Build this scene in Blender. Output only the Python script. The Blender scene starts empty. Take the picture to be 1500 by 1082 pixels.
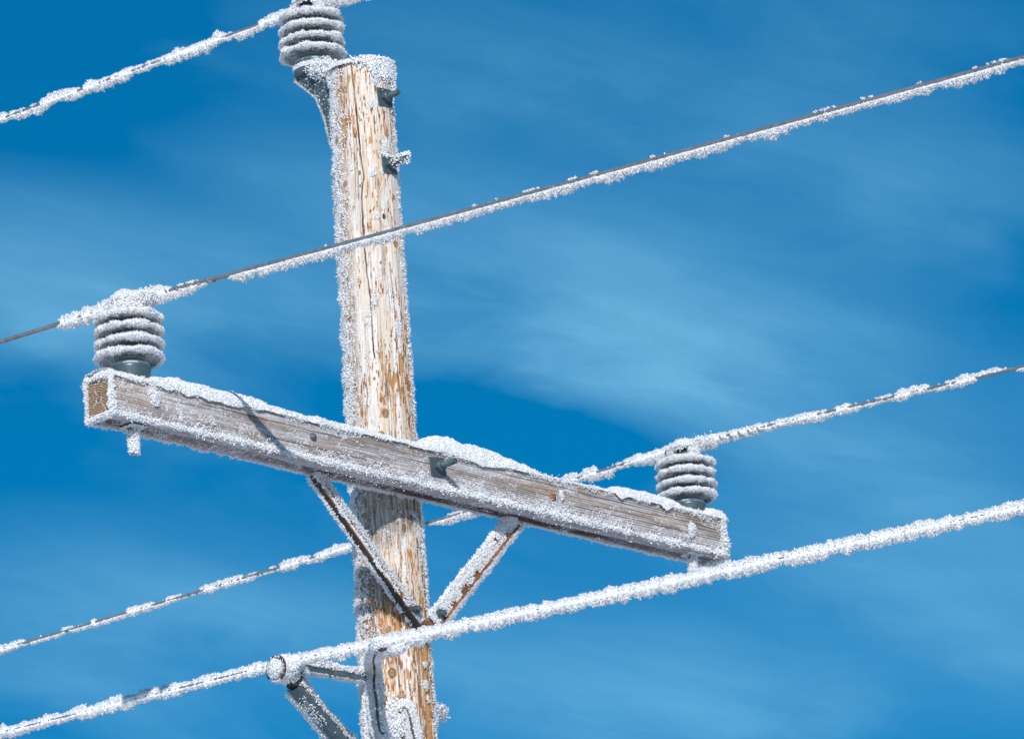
import bpy, math
import numpy as np
from mathutils import Matrix, Vector

# ------------------------------------------------------------ camera, sky, sun
scene = bpy.context.scene
COL = scene.collection
CAM = np.array([-14.45245, -14.65468, -6.37484])
FWD = np.array([0.680147, 0.664355, 0.309891])
RGT = np.array([0.711144, -0.700574, -0.058902])
UPV = np.array([-0.177970, -0.260440, 0.948946])
camd = bpy.data.cameras.new('camera')
camd.lens = 260.954; camd.sensor_width = 36.0; camd.sensor_fit = 'HORIZONTAL'
camd.clip_start = 0.5; camd.clip_end = 6000
cam = bpy.data.objects.new('camera', camd); COL.objects.link(cam)
cam.matrix_world = Matrix(((RGT[0], UPV[0], -FWD[0], CAM[0]), (RGT[1], UPV[1], -FWD[1], CAM[1]),
                           (RGT[2], UPV[2], -FWD[2], CAM[2]), (0, 0, 0, 1)))
scene.camera = cam
GROUND_Z = -8.1

SUN_EL, SUN_AZ = math.radians(24), math.radians(226)     # azimuth clockwise from +Y
sun_dir = Vector((math.sin(SUN_AZ) * math.cos(SUN_EL), math.cos(SUN_AZ) * math.cos(SUN_EL), math.sin(SUN_EL)))
sl = bpy.data.lights.new('sun', 'SUN'); sl.energy = 3.9; sl.angle = math.radians(0.5); sl.color = (1.0, 0.95, 0.92)
so = bpy.data.objects.new('sun', sl); COL.objects.link(so)
so.rotation_euler = sun_dir.to_track_quat('Z', 'Y').to_euler()

world = bpy.data.worlds.new('World'); scene.world = world; world.use_nodes = True
nt = world.node_tree; nt.nodes.clear()
def wn(t, **k):
    n = nt.nodes.new(t)
    for a, b in k.items(): setattr(n, a, b)
    return n
sky = wn('ShaderNodeTexSky', sky_type='NISHITA', sun_disc=False, sun_elevation=SUN_EL, sun_rotation=SUN_AZ,
         altitude=1500, air_density=1.0, dust_density=0.1, ozone_density=4.0)
tint = wn('ShaderNodeMix', data_type='RGBA', blend_type='MULTIPLY'); tint.inputs[0].default_value = 1.0
tint.inputs[7].default_value = (0.004, 0.665, 0.87, 1)
nt.links.new(sky.outputs[0], tint.inputs[6])
tc = wn('ShaderNodeTexCoord')
def vdot(vec):
    n = wn('ShaderNodeVectorMath', operation='DOT_PRODUCT'); n.inputs[1].default_value = vec
    nt.links.new(tc.outputs['Generated'], n.inputs[0]); return n.outputs['Value']
def mth(op, a, b=None, c=None):
    n = wn('ShaderNodeMath', operation=op)
    for i, v in enumerate((a, b, c)):
        if v is None: continue
        if isinstance(v, (int, float)): n.inputs[i].default_value = v
        else: nt.links.new(v, n.inputs[i])
    return n.outputs[0]
# thin cirrus: drifting bands in the direction of the wind, everywhere in the sky
ax1 = Vector((0.70, -0.66, -0.27)).normalized()
ax2 = Vector((-0.12, -0.31, 0.94)); ax2 = (ax2 - ax1 * ax2.dot(ax1)).normalized()
ax3 = ax1.cross(ax2)
p1, p2, p3 = vdot(ax1), vdot(ax2), vdot(ax3)
def cnoise(sx, sy, scale, det, rough, dist, off=0.0):
    cmb = wn('ShaderNodeCombineXYZ')
    nt.links.new(mth('MULTIPLY', p1, sx), cmb.inputs[0]); nt.links.new(mth('MULTIPLY', p2, sy), cmb.inputs[1])
    nt.links.new(mth('ADD', p3, off), cmb.inputs[2])
    n = wn('ShaderNodeTexNoise'); n.inputs['Scale'].default_value = scale; n.inputs['Detail'].default_value = det
    n.inputs['Roughness'].default_value = rough; n.inputs['Distortion'].default_value = dist
    nt.links.new(cmb.outputs[0], n.inputs['Vector']); return n.outputs['Fac']
n_big = cnoise(1.0, 2.4, 19.0, 7, 0.52, 0.30, 3.1)
n_fine = cnoise(1.0, 4.5, 42.0, 9, 0.62, 0.45, 7.7)
# individual cirrus banks at fixed bearings (px py in the list are tangent offsets from the first bearing)
banks = [(-.88, .17, .40, .09, 1.3), (-.55, -.12, .25, .05, .25), (.05, .22, .50, .10, 1.0), (.30, .10, .34, .06, .7), (.00, .62, .45, .07, .5),
         (.80, .36, .36, .10, .6), (.85, -.42, .46, .12, 1.05), (-.60, -.45, .34, .06, .9), (.28, -.60, .40, .06, .9), (.72, -.14, .34, .06, .6),
         (.75, .68, .30, .05, .4), (-.15, -.70, 1.4, .10, .6), (-.45, .42, .3, .04, .3), (.02, -.09, .24, .07, -1.1), (-.80, .60, .3, .14, -.4), (-.75, -.22, .3, .06, .1), (.62, .02, .3, .06, .5), (-.35, .10, .3, .08, .35)]
tot = None
k_ = 1 / 0.0690                      # half a frame width in tangent units
fz = vdot(Vector(FWD)); tx = mth('DIVIDE', vdot(Vector(RGT)), fz); ty = mth('DIVIDE', vdot(Vector(UPV)), fz)
front = mth('GREATER_THAN', fz, 0.5)
wob = mth('MULTIPLY', mth('SUBTRACT', n_big, 0.5), 0.4)
for cx, cy, sx, sy, amp in banks:
    a = mth('SUBTRACT', mth('MULTIPLY', tx, k_), cx)
    b = mth('SUBTRACT', mth('ADD', mth('MULTIPLY', ty, k_), wob), cy)
    b = mth('ADD', b, mth('MULTIPLY', a, 0.18))
    q = mth('ADD', mth('POWER', mth('ABSOLUTE', mth('DIVIDE', a, sx)), 2.0), mth('POWER', mth('ABSOLUTE', mth('DIVIDE', b, sy * 1.5)), 2.0))
    g = mth('MULTIPLY', mth('EXPONENT', mth('MULTIPLY', q, -0.7)), amp)
    tot = g if tot is None else mth('ADD', tot, g)
tot = mth('MULTIPLY', tot, front)
mr = wn('ShaderNodeMapRange'); mr.inputs[1].default_value = 0.42; mr.inputs[2].default_value = 0.72
mr.interpolation_type = 'SMOOTHSTEP'
nt.links.new(n_big, mr.inputs[0])
veil = mth('MAXIMUM', mth('ADD', mth('MULTIPLY', mth('SUBTRACT', n_big, 0.49), 2.0), tot), 0.0)
veil = mth('MULTIPLY', veil, mth('ADD', mth('MULTIPLY', n_fine, 0.9), 0.5))
veil = mth('MINIMUM', mth('MULTIPLY', veil, 0.29), 0.6)
cm = wn('ShaderNodeMix', data_type='RGBA', blend_type='MIX')
nt.links.new(veil, cm.inputs[0]); nt.links.new(tint.outputs[2], cm.inputs[6])
cm.inputs[7].default_value = (2.5, 6.4, 9.1, 1)
bg = wn('ShaderNodeBackground'); bg.inputs[1].default_value = 0.10
wo = wn('ShaderNodeOutputWorld')
nt.links.new(cm.outputs[2], bg.inputs[0]); nt.links.new(bg.outputs[0], wo.inputs[0])

scene.view_settings.view_transform = 'Standard'; scene.view_settings.look = 'None'
scene.view_settings.exposure = 0.0; scene.view_settings.gamma = 1.0
scene.view_settings.use_curve_mapping = False
scene.cycles.max_bounces = 8; scene.cycles.diffuse_bounces = 6; scene.cycles.transmission_bounces = 6

# ------------------------------------------------------------ numeric helpers
rng = np.random.default_rng(7)
def _h(i, j, k, seed):
    n = (i * 374761393 + j * 668265263 + k * 2147483647 + seed * 144665) & 0xFFFFFFFF
    n = ((n ^ (n >> 13)) * 1274126177) & 0xFFFFFFFF
    n = ((n ^ (n >> 16)) * 2246822519) & 0xFFFFFFFF
    return ((n ^ (n >> 15)) & 0xFFFFFF) / float(0xFFFFFF)
def noise(x, y=0.0, z=0.0, seed=0):
    x, y, z = np.broadcast_arrays(np.asarray(x, float), np.asarray(y, float), np.asarray(z, float))
    xi, yi, zi = (np.floor(v).astype(np.int64) for v in (x, y, z))
    xf, yf, zf = x - xi, y - yi, z - zi
    sx, sy, sz = (v * v * (3 - 2 * v) for v in (xf, yf, zf))
    r = 0
    for a in (0, 1):
        for b in (0, 1):
            for c in (0, 1):
                w = (sx if a else 1 - sx) * (sy if b else 1 - sy) * (sz if c else 1 - sz)
                r = r + w * _h(xi + a, yi + b, zi + c, seed)
    return r
def fbm(x, y=0.0, z=0.0, seed=0, o=3):
    r, a, t = 0, 1.0, 0
    for i in range(o):
        f = 2.0 ** i
        r = r + a * noise(np.asarray(x) * f, np.asarray(y) * f, np.asarray(z) * f, seed + i * 17); t += a; a *= .5
    return r / t
def sstep(a, b, x):
    t = np.clip((np.asarray(x, float) - a) / (b - a), 0, 1); return t * t * (3 - 2 * t)
def mixc(c, d, f):
    f = np.asarray(f)[..., None]; return c * (1 - f) + np.asarray(d, float) * f
def unit(v): return v / np.maximum(np.linalg.norm(v, axis=-1, keepdims=True), 1e-9)

def mesh_from(name, V, F, mat, colors=None, smooth=False):
    """V (n,3); F list of (m,k) index arrays with k = 3 or 4"""
    if not isinstance(F, list): F = [F]
    F = [np.asarray(f, np.int32) for f in F if len(f)]
    me = bpy.data.meshes.new(name)
    me.vertices.add(len(V)); me.vertices.foreach_set('co', np.asarray(V, np.float32).ravel())
    loops = np.concatenate([f.ravel() for f in F]); cnt = np.concatenate([np.full(len(f), f.shape[1], np.int32) for f in F])
    me.loops.add(len(loops)); me.loops.foreach_set('vertex_index', loops)
    me.polygons.add(len(cnt)); st = np.concatenate([[0], np.cumsum(cnt)[:-1]]).astype(np.int32)
    me.polygons.foreach_set('loop_start', st)
    me.polygons.foreach_set('use_smooth', np.full(len(cnt), bool(smooth)))
    if colors is not None:
        ca = me.color_attributes.new('Col', 'FLOAT_COLOR', 'POINT')
        ca.data.foreach_set('color', np.concatenate([colors, np.ones((len(V), 1))], 1).astype(np.float32).ravel())
    me.materials.append(mat); me.update(calc_edges=True)
    return me
def part(name, V, F, mat, parent, colors=None, smooth=False, kind=None, world_origin=None):
    V = np.asarray(V, float)
    if world_origin is not None and tuple(world_origin) == (0, 0, GROUND_Z):      # the pole leans a little
        V = V - np.array([.712, -.702, 0]) * (.0045 * (V[:, 2:3] + .9))
    if parent is not None and world_origin is not None: V = V - np.asarray(world_origin)
    o = bpy.data.objects.new(name, mesh_from(name, V, F, mat, colors, smooth)); COL.objects.link(o)
    if parent is not None: o.parent = parent
    if kind: o['kind'] = kind
    return o
def thing(name, label, cat, loc=(0, 0, 0), group=None):
    o = bpy.data.objects.new(name, None); COL.objects.link(o); o.location = loc; o.empty_display_size = .1
    o['label'] = label; o['category'] = cat
    if group: o['group'] = group
    return o

class MB:
    """collects pieces of geometry"""
    def __init__(s): s.V = []; s.T = []; s.Q = []; s.N = []; s.n = 0
    def add(s, V, T=None, Q=None, N=None):
        V = np.asarray(V, float).reshape(-1, 3); s.V.append(V); s.N.append(np.zeros_like(V) if N is None else N)
        if T is not None and len(T): s.T.append(np.asarray(T).reshape(-1, 3) + s.n)
        if Q is not None and len(Q): s.Q.append(np.asarray(Q).reshape(-1, 4) + s.n)
        s.n += len(V); return s
    def get(s):
        F = []
        if s.T: F.append(np.concatenate(s.T))
        if s.Q: F.append(np.concatenate(s.Q))
        return np.concatenate(s.V), F
    def tris(s):
        V = np.concatenate(s.V); T = [t for t in s.T]
        for q in s.Q: T += [q[:, [0, 1, 2]], q[:, [0, 2, 3]]]
        return V, np.concatenate(T)
    def part(s, name, mat, parent, org=None, smooth=False, kind=None, bev=0):
        V, F = s.get(); o = part(name, V, F, mat, parent, None, smooth, kind, org)
        if kind == 'stuff':      # growth direction of every crystal, softens its facets
            na_ = o.data.attributes.new('Grow', 'FLOAT_VECTOR', 'POINT'); na_.data.foreach_set('vector', np.concatenate(s.N).astype(np.float32).ravel())
        if bev:
            m = o.modifiers.new('bevel', 'BEVEL'); m.width = bev; m.segments = 2; m.limit_method = 'ANGLE'
        return o

def frame(d):
    d = np.asarray(d, float); d = d / np.linalg.norm(d)
    h = np.array([0, 0, 1.]) if abs(d[2]) < .9 else np.array([1., 0, 0])
    a = np.cross(h, d); a /= np.linalg.norm(a); return a, np.cross(d, a), d
def grid_faces(nu, nv, wrap_u=False, wrap_v=False):
    iu = np.arange(nu if wrap_u else nu - 1); iv = np.arange(nv if wrap_v else nv - 1)
    I, J = np.meshgrid(iu, iv, indexing='ij'); I2, J2 = (I + 1) % nu, (J + 1) % nv
    return np.stack([I * nv + J, I2 * nv + J, I2 * nv + J2, I * nv + J2], -1).reshape(-1, 4)
def box(mb, c, dx, dy, dz, ax=None):
    """box centred at c with half sizes along the axes"""
    A = np.eye(3) if ax is None else np.array(ax)
    V = []
    for i in (-1, 1):
        for j in (-1, 1):
            for k in (-1, 1): V.append(np.asarray(c) + i * dx * A[0] + j * dy * A[1] + k * dz * A[2])
    Q = [(0, 1, 3, 2), (4, 6, 7, 5), (0, 4, 5, 1), (2, 3, 7, 6), (0, 2, 6, 4), (1, 5, 7, 3)]
    return mb.add(V, Q=Q)
def tube(mb, P, R, n=12, cap=True, phase=0.0):
    P = np.asarray(P, float); R = np.broadcast_to(np.asarray(R, float), (len(P),))
    T = unit(np.gradient(P, axis=0)); V = []
    a, b, _ = frame(T[0])
    for i in range(len(P)):
        a = a - T[i] * (a @ T[i]); a /= np.linalg.norm(a); b = np.cross(T[i], a)
        th = np.linspace(0, 2 * np.pi, n, endpoint=False) + phase
        V.append(P[i] + R[i] * (np.cos(th)[:, None] * a + np.sin(th)[:, None] * b))
    V = np.concatenate(V); Q = grid_faces(len(P), n, wrap_v=True); T3 = []
    if cap:
        V = np.concatenate([V, P[:1], P[-1:]]); c0, c1 = len(V) - 2, len(V) - 1
        for j in range(n):
            T3.append((c0, (j + 1) % n, j)); T3.append((c1, (len(P) - 1) * n + j, (len(P) - 1) * n + (j + 1) % n))
    return mb.add(V, T=T3, Q=Q)
def cyl(mb, p0, p1, r0, r1=None, n=20, phase=0.0):
    r1 = r0 if r1 is None else r1
    return tube(mb, np.array([p0, p1]), [r0, r1], n, True, phase)
def lathe(mb, prof, n=48, c=(0, 0, 0)):
    prof = np.asarray(prof, float); th = np.linspace(0, 2 * np.pi, n, endpoint=False)
    V = np.stack([prof[:, None, 0] * np.cos(th), prof[:, None, 0] * np.sin(th), np.broadcast_to(prof[:, None, 1], (len(prof), n))], -1)
    return mb.add(V.reshape(-1, 3) + np.asarray(c), Q=grid_faces(len(prof), n, wrap_v=True)[:, ::-1])
def spline(P, n):
    P = np.asarray(P, float); t = np.linspace(0, len(P) - 1, n); i = np.clip(t.astype(int), 0, len(P) - 2); f = (t - i)[:, None]
    g = lambda k: P[np.clip(k, 0, len(P) - 1)]
    p0, p1, p2, p3 = g(i - 1), g(i), g(i + 1), g(i + 2)
    return .5 * ((2 * p1) + (-p0 + p2) * f + (2 * p0 - 5 * p1 + 4 * p2 - p3) * f ** 2 + (-p0 + 3 * p1 - 3 * p2 + p3) * f ** 3)

# ---- frost: many small leaf-like ice crystals grown from sampled points
def crystals(mb, P, A, L, W, jit=.55):
    n = len(P)
    if n == 0: return mb
    A0 = unit(A); A = unit(A0 + rng.normal(size=(n, 3)) * jit)
    h = rng.normal(size=(n, 3)); U = unit(np.cross(A, h)); Vv = np.cross(A, U)
    L = np.broadcast_to(L, (n,)) * rng.uniform(.6, 1.35, n); W = np.broadcast_to(W, (n,)) * rng.uniform(.7, 1.3, n)
    th0 = rng.uniform(0, 6.28, n); vs = [P - A * (W * .6)[:, None]]
    for k in range(3):
        th = th0 + k * 2.094 + rng.uniform(-.35, .35, n); wk = W * rng.uniform(.55, 1.2, n); hk = L * rng.uniform(.25, .6, n)
        vs.append(P + A * hk[:, None] + (np.cos(th) * wk)[:, None] * U + (np.sin(th) * wk)[:, None] * Vv)
    vs.append(P + A * L[:, None] + rng.normal(size=(n, 3)) * (L * .12)[:, None])
    V = np.stack(vs, 1).reshape(-1, 3); b = (np.arange(n) * 5)[:, None]
    T = np.concatenate([b + np.array([[0, 2, 1]]), b + np.array([[0, 3, 2]]), b + np.array([[0, 1, 3]]),
                        b + np.array([[4, 1, 2]]), b + np.array([[4, 2, 3]]), b + np.array([[4, 3, 1]])])
    return mb.add(V, T=T, N=np.repeat(unit(A0 + .35 * A), 5, axis=0))
def sample(V, T, n):
    a, b, c = V[T[:, 0]], V[T[:, 1]], V[T[:, 2]]; cr = np.cross(b - a, c - a); ar = np.linalg.norm(cr, axis=1)
    k = rng.choice(len(T), n, p=ar / ar.sum()); u, v = rng.random(n), rng.random(n); s = u + v > 1; u[s], v[s] = 1 - u[s], 1 - v[s]
    return a[k] + u[:, None] * (b - a)[k] + v[:, None] * (c - a)[k], unit(cr[k])
def frosted(mb, V, T, n, L, W, dens=None, jit=.55, up=0.0, clump=0.0, cs=45.0, seed=3, ref=None):
    P, N = sample(V, T, n)
    if ref is not None: N = N * np.where(np.sum(N * (P - ref(P)), 1) < 0, -1, 1)[:, None]
    if dens is not None:
        keep = rng.random(n) < dens(P, N); P, N = P[keep], N[keep]
    A = N + np.array([0, 0, up])
    Lm = L * np.ones(len(P))
    if clump: Lm = Lm * (1 - clump + 2 * clump * fbm(P[:, 0] * cs, P[:, 1] * cs, P[:, 2] * cs, seed, 2))
    return crystals(mb, P, A, Lm, W, jit)
def lump_tube(P, su, sd, st, n=14, seed=0, amp=.35, fs=120.0, pinch=0.0):
    """lumpy blade of rime round a path: extents su above, sd below, st sideways"""
    P = np.asarray(P, float); m = len(P); T = unit(np.gradient(P, axis=0))
    side = unit(np.cross(T, np.array([0, 0, 1.]))); up = np.cross(side, T)
    th = np.linspace(0, 2 * np.pi, n, endpoint=False)
    c, s = np.cos(th), np.sin(th)
    su, sd, st = (np.broadcast_to(v, (m,)) for v in (su, sd, st))
    ev = np.where(c[None] > 0, su[:, None], sd[:, None]) * c[None]; eh = st[:, None] * s[None] * (1 - pinch * (1 - np.abs(c[None])) ** 2)
    off = ev[..., None] * up[:, None] + eh[..., None] * side[:, None]
    Q = P[:, None] + off
    g = 1 + amp * 2 * (fbm(Q[..., 0] * fs, Q[..., 1] * fs, Q[..., 2] * fs, seed, 2) - .5)
    V = (P[:, None] + off * g[..., None]).reshape(-1, 3)
    F = grid_faces(m, n, wrap_v=True)
    return V, F
def q2t(Q): return np.concatenate([Q[:, [0, 1, 2]], Q[:, [0, 2, 3]]])

# ------------------------------------------------------------ materials
def mat(name):
    m = bpy.data.materials.new(name); m.use_nodes = True; return m, m.node_tree, m.node_tree.nodes['Principled BSDF']
def node(t, ty, **k):
    n = t.nodes.new(ty)
    for a, b in k.items(): setattr(n, a, b)
    return n
def noise_tex(t, scale, det=4, rough=.6, stretch=None):
    tcn = node(t, 'ShaderNodeTexCoord'); n = node(t, 'ShaderNodeTexNoise')
    n.inputs['Scale'].default_value = scale; n.inputs['Detail'].default_value = det; n.inputs['Roughness'].default_value = rough
    if stretch:
        mp = node(t, 'ShaderNodeMapping'); mp.inputs['Scale'].default_value = stretch
        t.links.new(tcn.outputs['Object'], mp.inputs[0]); t.links.new(mp.outputs[0], n.inputs['Vector'])
    else: t.links.new(tcn.outputs['Object'], n.inputs['Vector'])
    return n.outputs['Fac']
def ramp(t, fac, stops):
    r = node(t, 'ShaderNodeValToRGB'); cr = r.color_ramp
    while len(cr.elements) < len(stops): cr.elements.new(.5)
    for e, (p, c) in zip(cr.elements, stops): e.position = p; e.color = (*c, 1)
    t.links.new(fac, r.inputs[0]); return r.outputs[0]
def bump(t, b, h, s, d):
    n = node(t, 'ShaderNodeBump'); n.inputs['Strength'].default_value = s; n.inputs['Distance'].default_value = d
    t.links.new(h, n.inputs['Height']); t.links.new(n.outputs[0], b.inputs['Normal'])

def ice_mat(name, col, trans):
    m = bpy.data.materials.new(name); m.use_nodes = True; t = m.node_tree; t.nodes.clear()
    ga = node(t, 'ShaderNodeAttribute', attribute_name='Grow'); ge = node(t, 'ShaderNodeNewGeometry')
    sc = node(t, 'ShaderNodeVectorMath', operation='SCALE'); sc.inputs['Scale'].default_value = 1.1; t.links.new(ga.outputs['Vector'], sc.inputs[0])
    ad = node(t, 'ShaderNodeVectorMath', operation='ADD'); t.links.new(ge.outputs['Normal'], ad.inputs[0]); t.links.new(sc.outputs[0], ad.inputs[1])
    no = node(t, 'ShaderNodeVectorMath', operation='NORMALIZE'); t.links.new(ad.outputs[0], no.inputs[0])
    p = node(t, 'ShaderNodeBsdfPrincipled'); p.inputs['Base Color'].default_value = (*col, 1); p.inputs['Roughness'].default_value = .55
    p.inputs['Subsurface Weight'].default_value = 1.0; p.inputs['Subsurface Radius'].default_value = (1, 1, 1); p.inputs['Subsurface Scale'].default_value = trans
    p.inputs['Specular IOR Level'].default_value = .2
    t.links.new(no.outputs[0], p.inputs['Normal']); o = node(t, 'ShaderNodeOutputMaterial'); t.links.new(p.outputs[0], o.inputs[0])
    return m
M_FROST = ice_mat('rime_frost', (.955, .962, .978), .0016)
M_SNOW, t, b = mat('snow')
b.inputs['Base Color'].default_value = (.88, .89, .91, 1); b.inputs['Roughness'].default_value = .75
bump(t, b, noise_tex(t, 420, 5, .7), .5, .002)

M_WOOD, t, b = mat('weathered_pole_wood')
at = node(t, 'ShaderNodeAttribute', attribute_name='Col')
fn = noise_tex(t, 60, 6, .7, (9, 9, .7)); mr2 = ramp(t, fn, [(.30, (.62, .60, .58)), (.62, (1.1, 1.1, 1.1))])
mx = node(t, 'ShaderNodeMix', data_type='RGBA', blend_type='MULTIPLY'); mx.inputs[0].default_value = .75
t.links.new(at.outputs['Color'], mx.inputs[6]); t.links.new(mr2, mx.inputs[7]); t.links.new(mx.outputs[2], b.inputs['Base Color'])
b.inputs['Roughness'].default_value = .8; b.inputs['Specular IOR Level'].default_value = .25; bump(t, b, fn, .5, .0015)

M_BEAM, t, b = mat('weathered_crossarm_wood')
at = node(t, 'ShaderNodeAttribute', attribute_name='Col')
fn = noise_tex(t, 70, 6, .7, (.6, 7, 7)); mr2 = ramp(t, fn, [(.30, (.66, .65, .64)), (.62, (1.12, 1.12, 1.12))])
mx = node(t, 'ShaderNodeMix', data_type='RGBA', blend_type='MULTIPLY'); mx.inputs[0].default_value = .8
t.links.new(at.outputs['Color'], mx.inputs[6]); t.links.new(mr2, mx.inputs[7]); t.links.new(mx.outputs[2], b.inputs['Base Color'])
b.inputs['Roughness'].default_value = .85; b.inputs['Specular IOR Level'].default_value = .2; bump(t, b, fn, .5, .0015)

def metal(name, stops, scale, rough, metallic=.0, spec=.5):
    m, t, b = mat(name); f = noise_tex(t, scale, 6, .65); t.links.new(ramp(t, f, stops), b.inputs['Base Color'])
    b.inputs['Roughness'].default_value = rough; b.inputs['Metallic'].default_value = metallic
    b.inputs['Specular IOR Level'].default_value = spec; bump(t, b, noise_tex(t, scale * 6, 4), .25, .001); return m
M_STEEL = metal('galvanised_steel', [(.3, (.050, .085, .100)), (.55, (.085, .125, .14)), (.75, (.16, .20, .21))], 40, .5, .25)
M_RUST = metal('rusted_steel', [(.30, (.05, .03, .022)), (.45, (.17, .065, .025)), (.60, (.27, .10, .035)), (.78, (.15, .11, .09))], 26, .85)
M_IRON = metal('dark_iron', [(.3, (.018, .016, .016)), (.6, (.05, .04, .035)), (.8, (.12, .07, .04))], 60, .7)
M_PORC = metal('grey_porcelain', [(.3, (.11, .16, .17)), (.7, (.16, .21, .22))], 12, .18, 0, .6)
M_RING = metal('pale_cement', [(.3, (.42, .42, .45)), (.7, (.60, .58, .62))], 60, .6)
M_FERR = metal('ferrule_metal', [(.3, (.055, .095, .11)), (.6, (.10, .15, .165)), (.8, (.16, .20, .21))], 30, .38, .4)
M_WIRE = metal('aged_aluminium_strand', [(.3, (.16, .165, .17)), (.7, (.31, .315, .325))], 50, .45, .3)
M_COPPER = metal('aged_copper_wire', [(.3, (.04, .035, .035)), (.7, (.10, .08, .07))], 50, .6, .2)
M_GROUND, t, b = mat('snow_field')
t.links.new(ramp(t, noise_tex(t, .05, 6), [(.3, (.78, .79, .81)), (.7, (.86, .87, .88))]), b.inputs['Base Color'])
b.inputs['Roughness'].default_value = .8; bump(t, b, noise_tex(t, .6, 6), .5, .2)

# ------------------------------------------------------------ ground
g = np.linspace(-1, 1, 121); g = np.sign(g) * np.abs(g) ** 3 * 4500
GX, GY = np.meshgrid(g, g, indexing='ij')
rr = np.hypot(GX, GY)
GZ = GROUND_Z + sstep(6, 60, rr) * 1.2 * (fbm(GX / 40 + 50, GY / 40 + 50, 0, 3) - .5) - sstep(60, 4000, rr) * 10
gnd = part('ground', np.stack([GX, GY, GZ], -1).reshape(-1, 3), grid_faces(121, 121), M_GROUND, None, smooth=True)
gnd['kind'] = 'structure'

# ------------------------------------------------------------ pole
CD = np.array([-0.702177, -0.712002]); RH = np.array([0.712002, -0.702177])
ZT = 1.291
def Rz(z): return .0995 - .007 * np.asarray(z)
pole = thing('utility_pole', 'weathered pale wooden pole with orange streaks and frost down its left side', 'utility pole', (0, 0, GROUND_Z))
ORG = (0, 0, GROUND_Z)
al = np.concatenate([np.linspace(-1.75, 1.75, 330), np.linspace(1.75, 2 * np.pi - 1.75, 46)[1:-1]])
zz = np.concatenate([np.linspace(GROUND_Z - .3, -1.0, 60)[:-1], np.linspace(-1.0, ZT, 800)])
Z, Aa = np.meshgrid(zz, al, indexing='ij')
S = Aa * Rz(Z)
def px_fields(S, Z, Aa):
    shp = S.shape
    wv = (fbm(S * 14, Z * 2.2, 0, 5) - .5) * .012            # grain wander
    s2 = S + wv
    col = mixc(np.ones(shp + (3,)) * np.array([.71, .57, .42]), (.76, .67, .56), sstep(.35, .65, fbm(s2 * 45, Z * 2.5, 0, 11)))
    col = mixc(col, (.78, .74, .70), .85 * sstep(.44, .62, fbm(s2 * 90, Z * 5, 3, 12)))
    col = mixc(col, (.68, .44, .22), .40 * sstep(.60, .76, fbm(s2 * 70, Z * 4, 9, 13)))
    col = mixc(col, (.54, .47, .42), .30 * sstep(.60, .78, fbm(s2 * 120, Z * 2.4, 5, 14)))
    disp = (fbm(s2 * 60, Z * 2.0, 2, 15) - .5) * .0045 + (fbm(s2 * 220, Z * 7, 2, 16) - .5) * .0016
    # fine dark grain lines
    gl = sstep(.66, .80, noise(s2 * 520, Z * 10, 1, 21)) * sstep(.35, .6, noise(s2 * 30, Z * 9, 4, 22))
    col = mixc(col, (.36, .26, .18), .6 * gl); disp -= .0006 * gl
    # torn flakes of outer wood, orange inside
    D = .24 + .20 * sstep(.95, 1.12, Z) + .34 * sstep(.40, .28, Z) * sstep(.06, .16, Z) + .34 * sstep(-.30, -.42, Z) + .12 * sstep(-.1, -.3, Z)
    D = D + .25 * sstep(.055, .075, S) + .22 * sstep(-.045, -.065, S) * sstep(-.10, -.08, S)
    D = D + .30 * sstep(.018, .0, np.abs(S + .055)) * sstep(1.0, 1.1, Z)
    D = D * (0.45 + 1.15 * noise(S * 26, Z * 6.5, 0, 31))
    fl = noise(s2 * 210, Z * 30, 0, 32) * .55 + noise(s2 * 480, Z * 60, 0, 33) * .45
    th = .83 - .46 * np.clip(D, 0, .95)
    f = sstep(th, th + .03, fl); fe = sstep(th, th + .02, fl) * (1 - sstep(th + .035, th + .075, fl))
    oc = mixc(np.ones(shp + (3,)) * np.array([.46, .17, .028]), (.19, .07, .02), sstep(.4, .7, noise(s2 * 200, Z * 25, 7, 34)))
    oc = mixc(oc, (.52, .28, .10), sstep(.5, .8, noise(s2 * 90, Z * 12, 8, 35)))
    col = col * (1 - .93 * f[..., None]) + oc * .93 * f[..., None]
    col = mixc(col, (.12, .055, .03), .6 * fe * sstep(.45, .6, noise(s2 * 140, Z * 30, 1, 36))); disp -= .0018 * f
    # dark pits and specks
    pit = sstep(.80, .86, noise(S * 260, Z * 170, 0, 41)) * sstep(.5, .62, noise(S * 28, Z * 14, 0, 42))
    col = mixc(col, (.10, .065, .05), .75 * pit); disp -= .001 * pit
    def line(pts, w, depth, c, a):
        nonlocal col, disp
        pts = sorted(pts, key=lambda q: q[1]); zs = [q[1] for q in pts]; ss = [q[0] for q in pts]
        c0 = np.interp(Z, zs, ss) + (noise(Z * 60, 0, 0, 51) - .5) * .0022
        m = (Z > zs[0]) & (Z < zs[-1]); e = np.exp(-((S - c0) / w) ** 2) * m * (.55 + .6 * noise(Z * 18, 1, 0, 52))
        col = mixc(col, c, np.clip(a * e, 0, 1)); disp = disp - depth * e
    line([(-.0268, ZT), (-.0199, 1.178), (-.0154, 1.07), (-.0119, .984), (-.0072, .92), (-.0187, .857), (-.0188, .74), (-.015, .624), (-.0094, .539), (-.0096, .40), (-.008, .36)], .0017, .006, (.03, .02, .015), 1.3)
    line([(.0005, -.50), (.0037, -.581), (.0087, -.66)], .0015, .004, (.05, .03, .02), 1.1)
    line([(.032, .95), (.0371, .835), (.0396, .70), (.040, .6)], .006, .004, (.42, .34, .27), .65)
    line([(.058, .66), (.0639, .562), (.0657, .478), (.0638, .38)], .0022, .004, (.14, .09, .06), 1.0)
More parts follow.
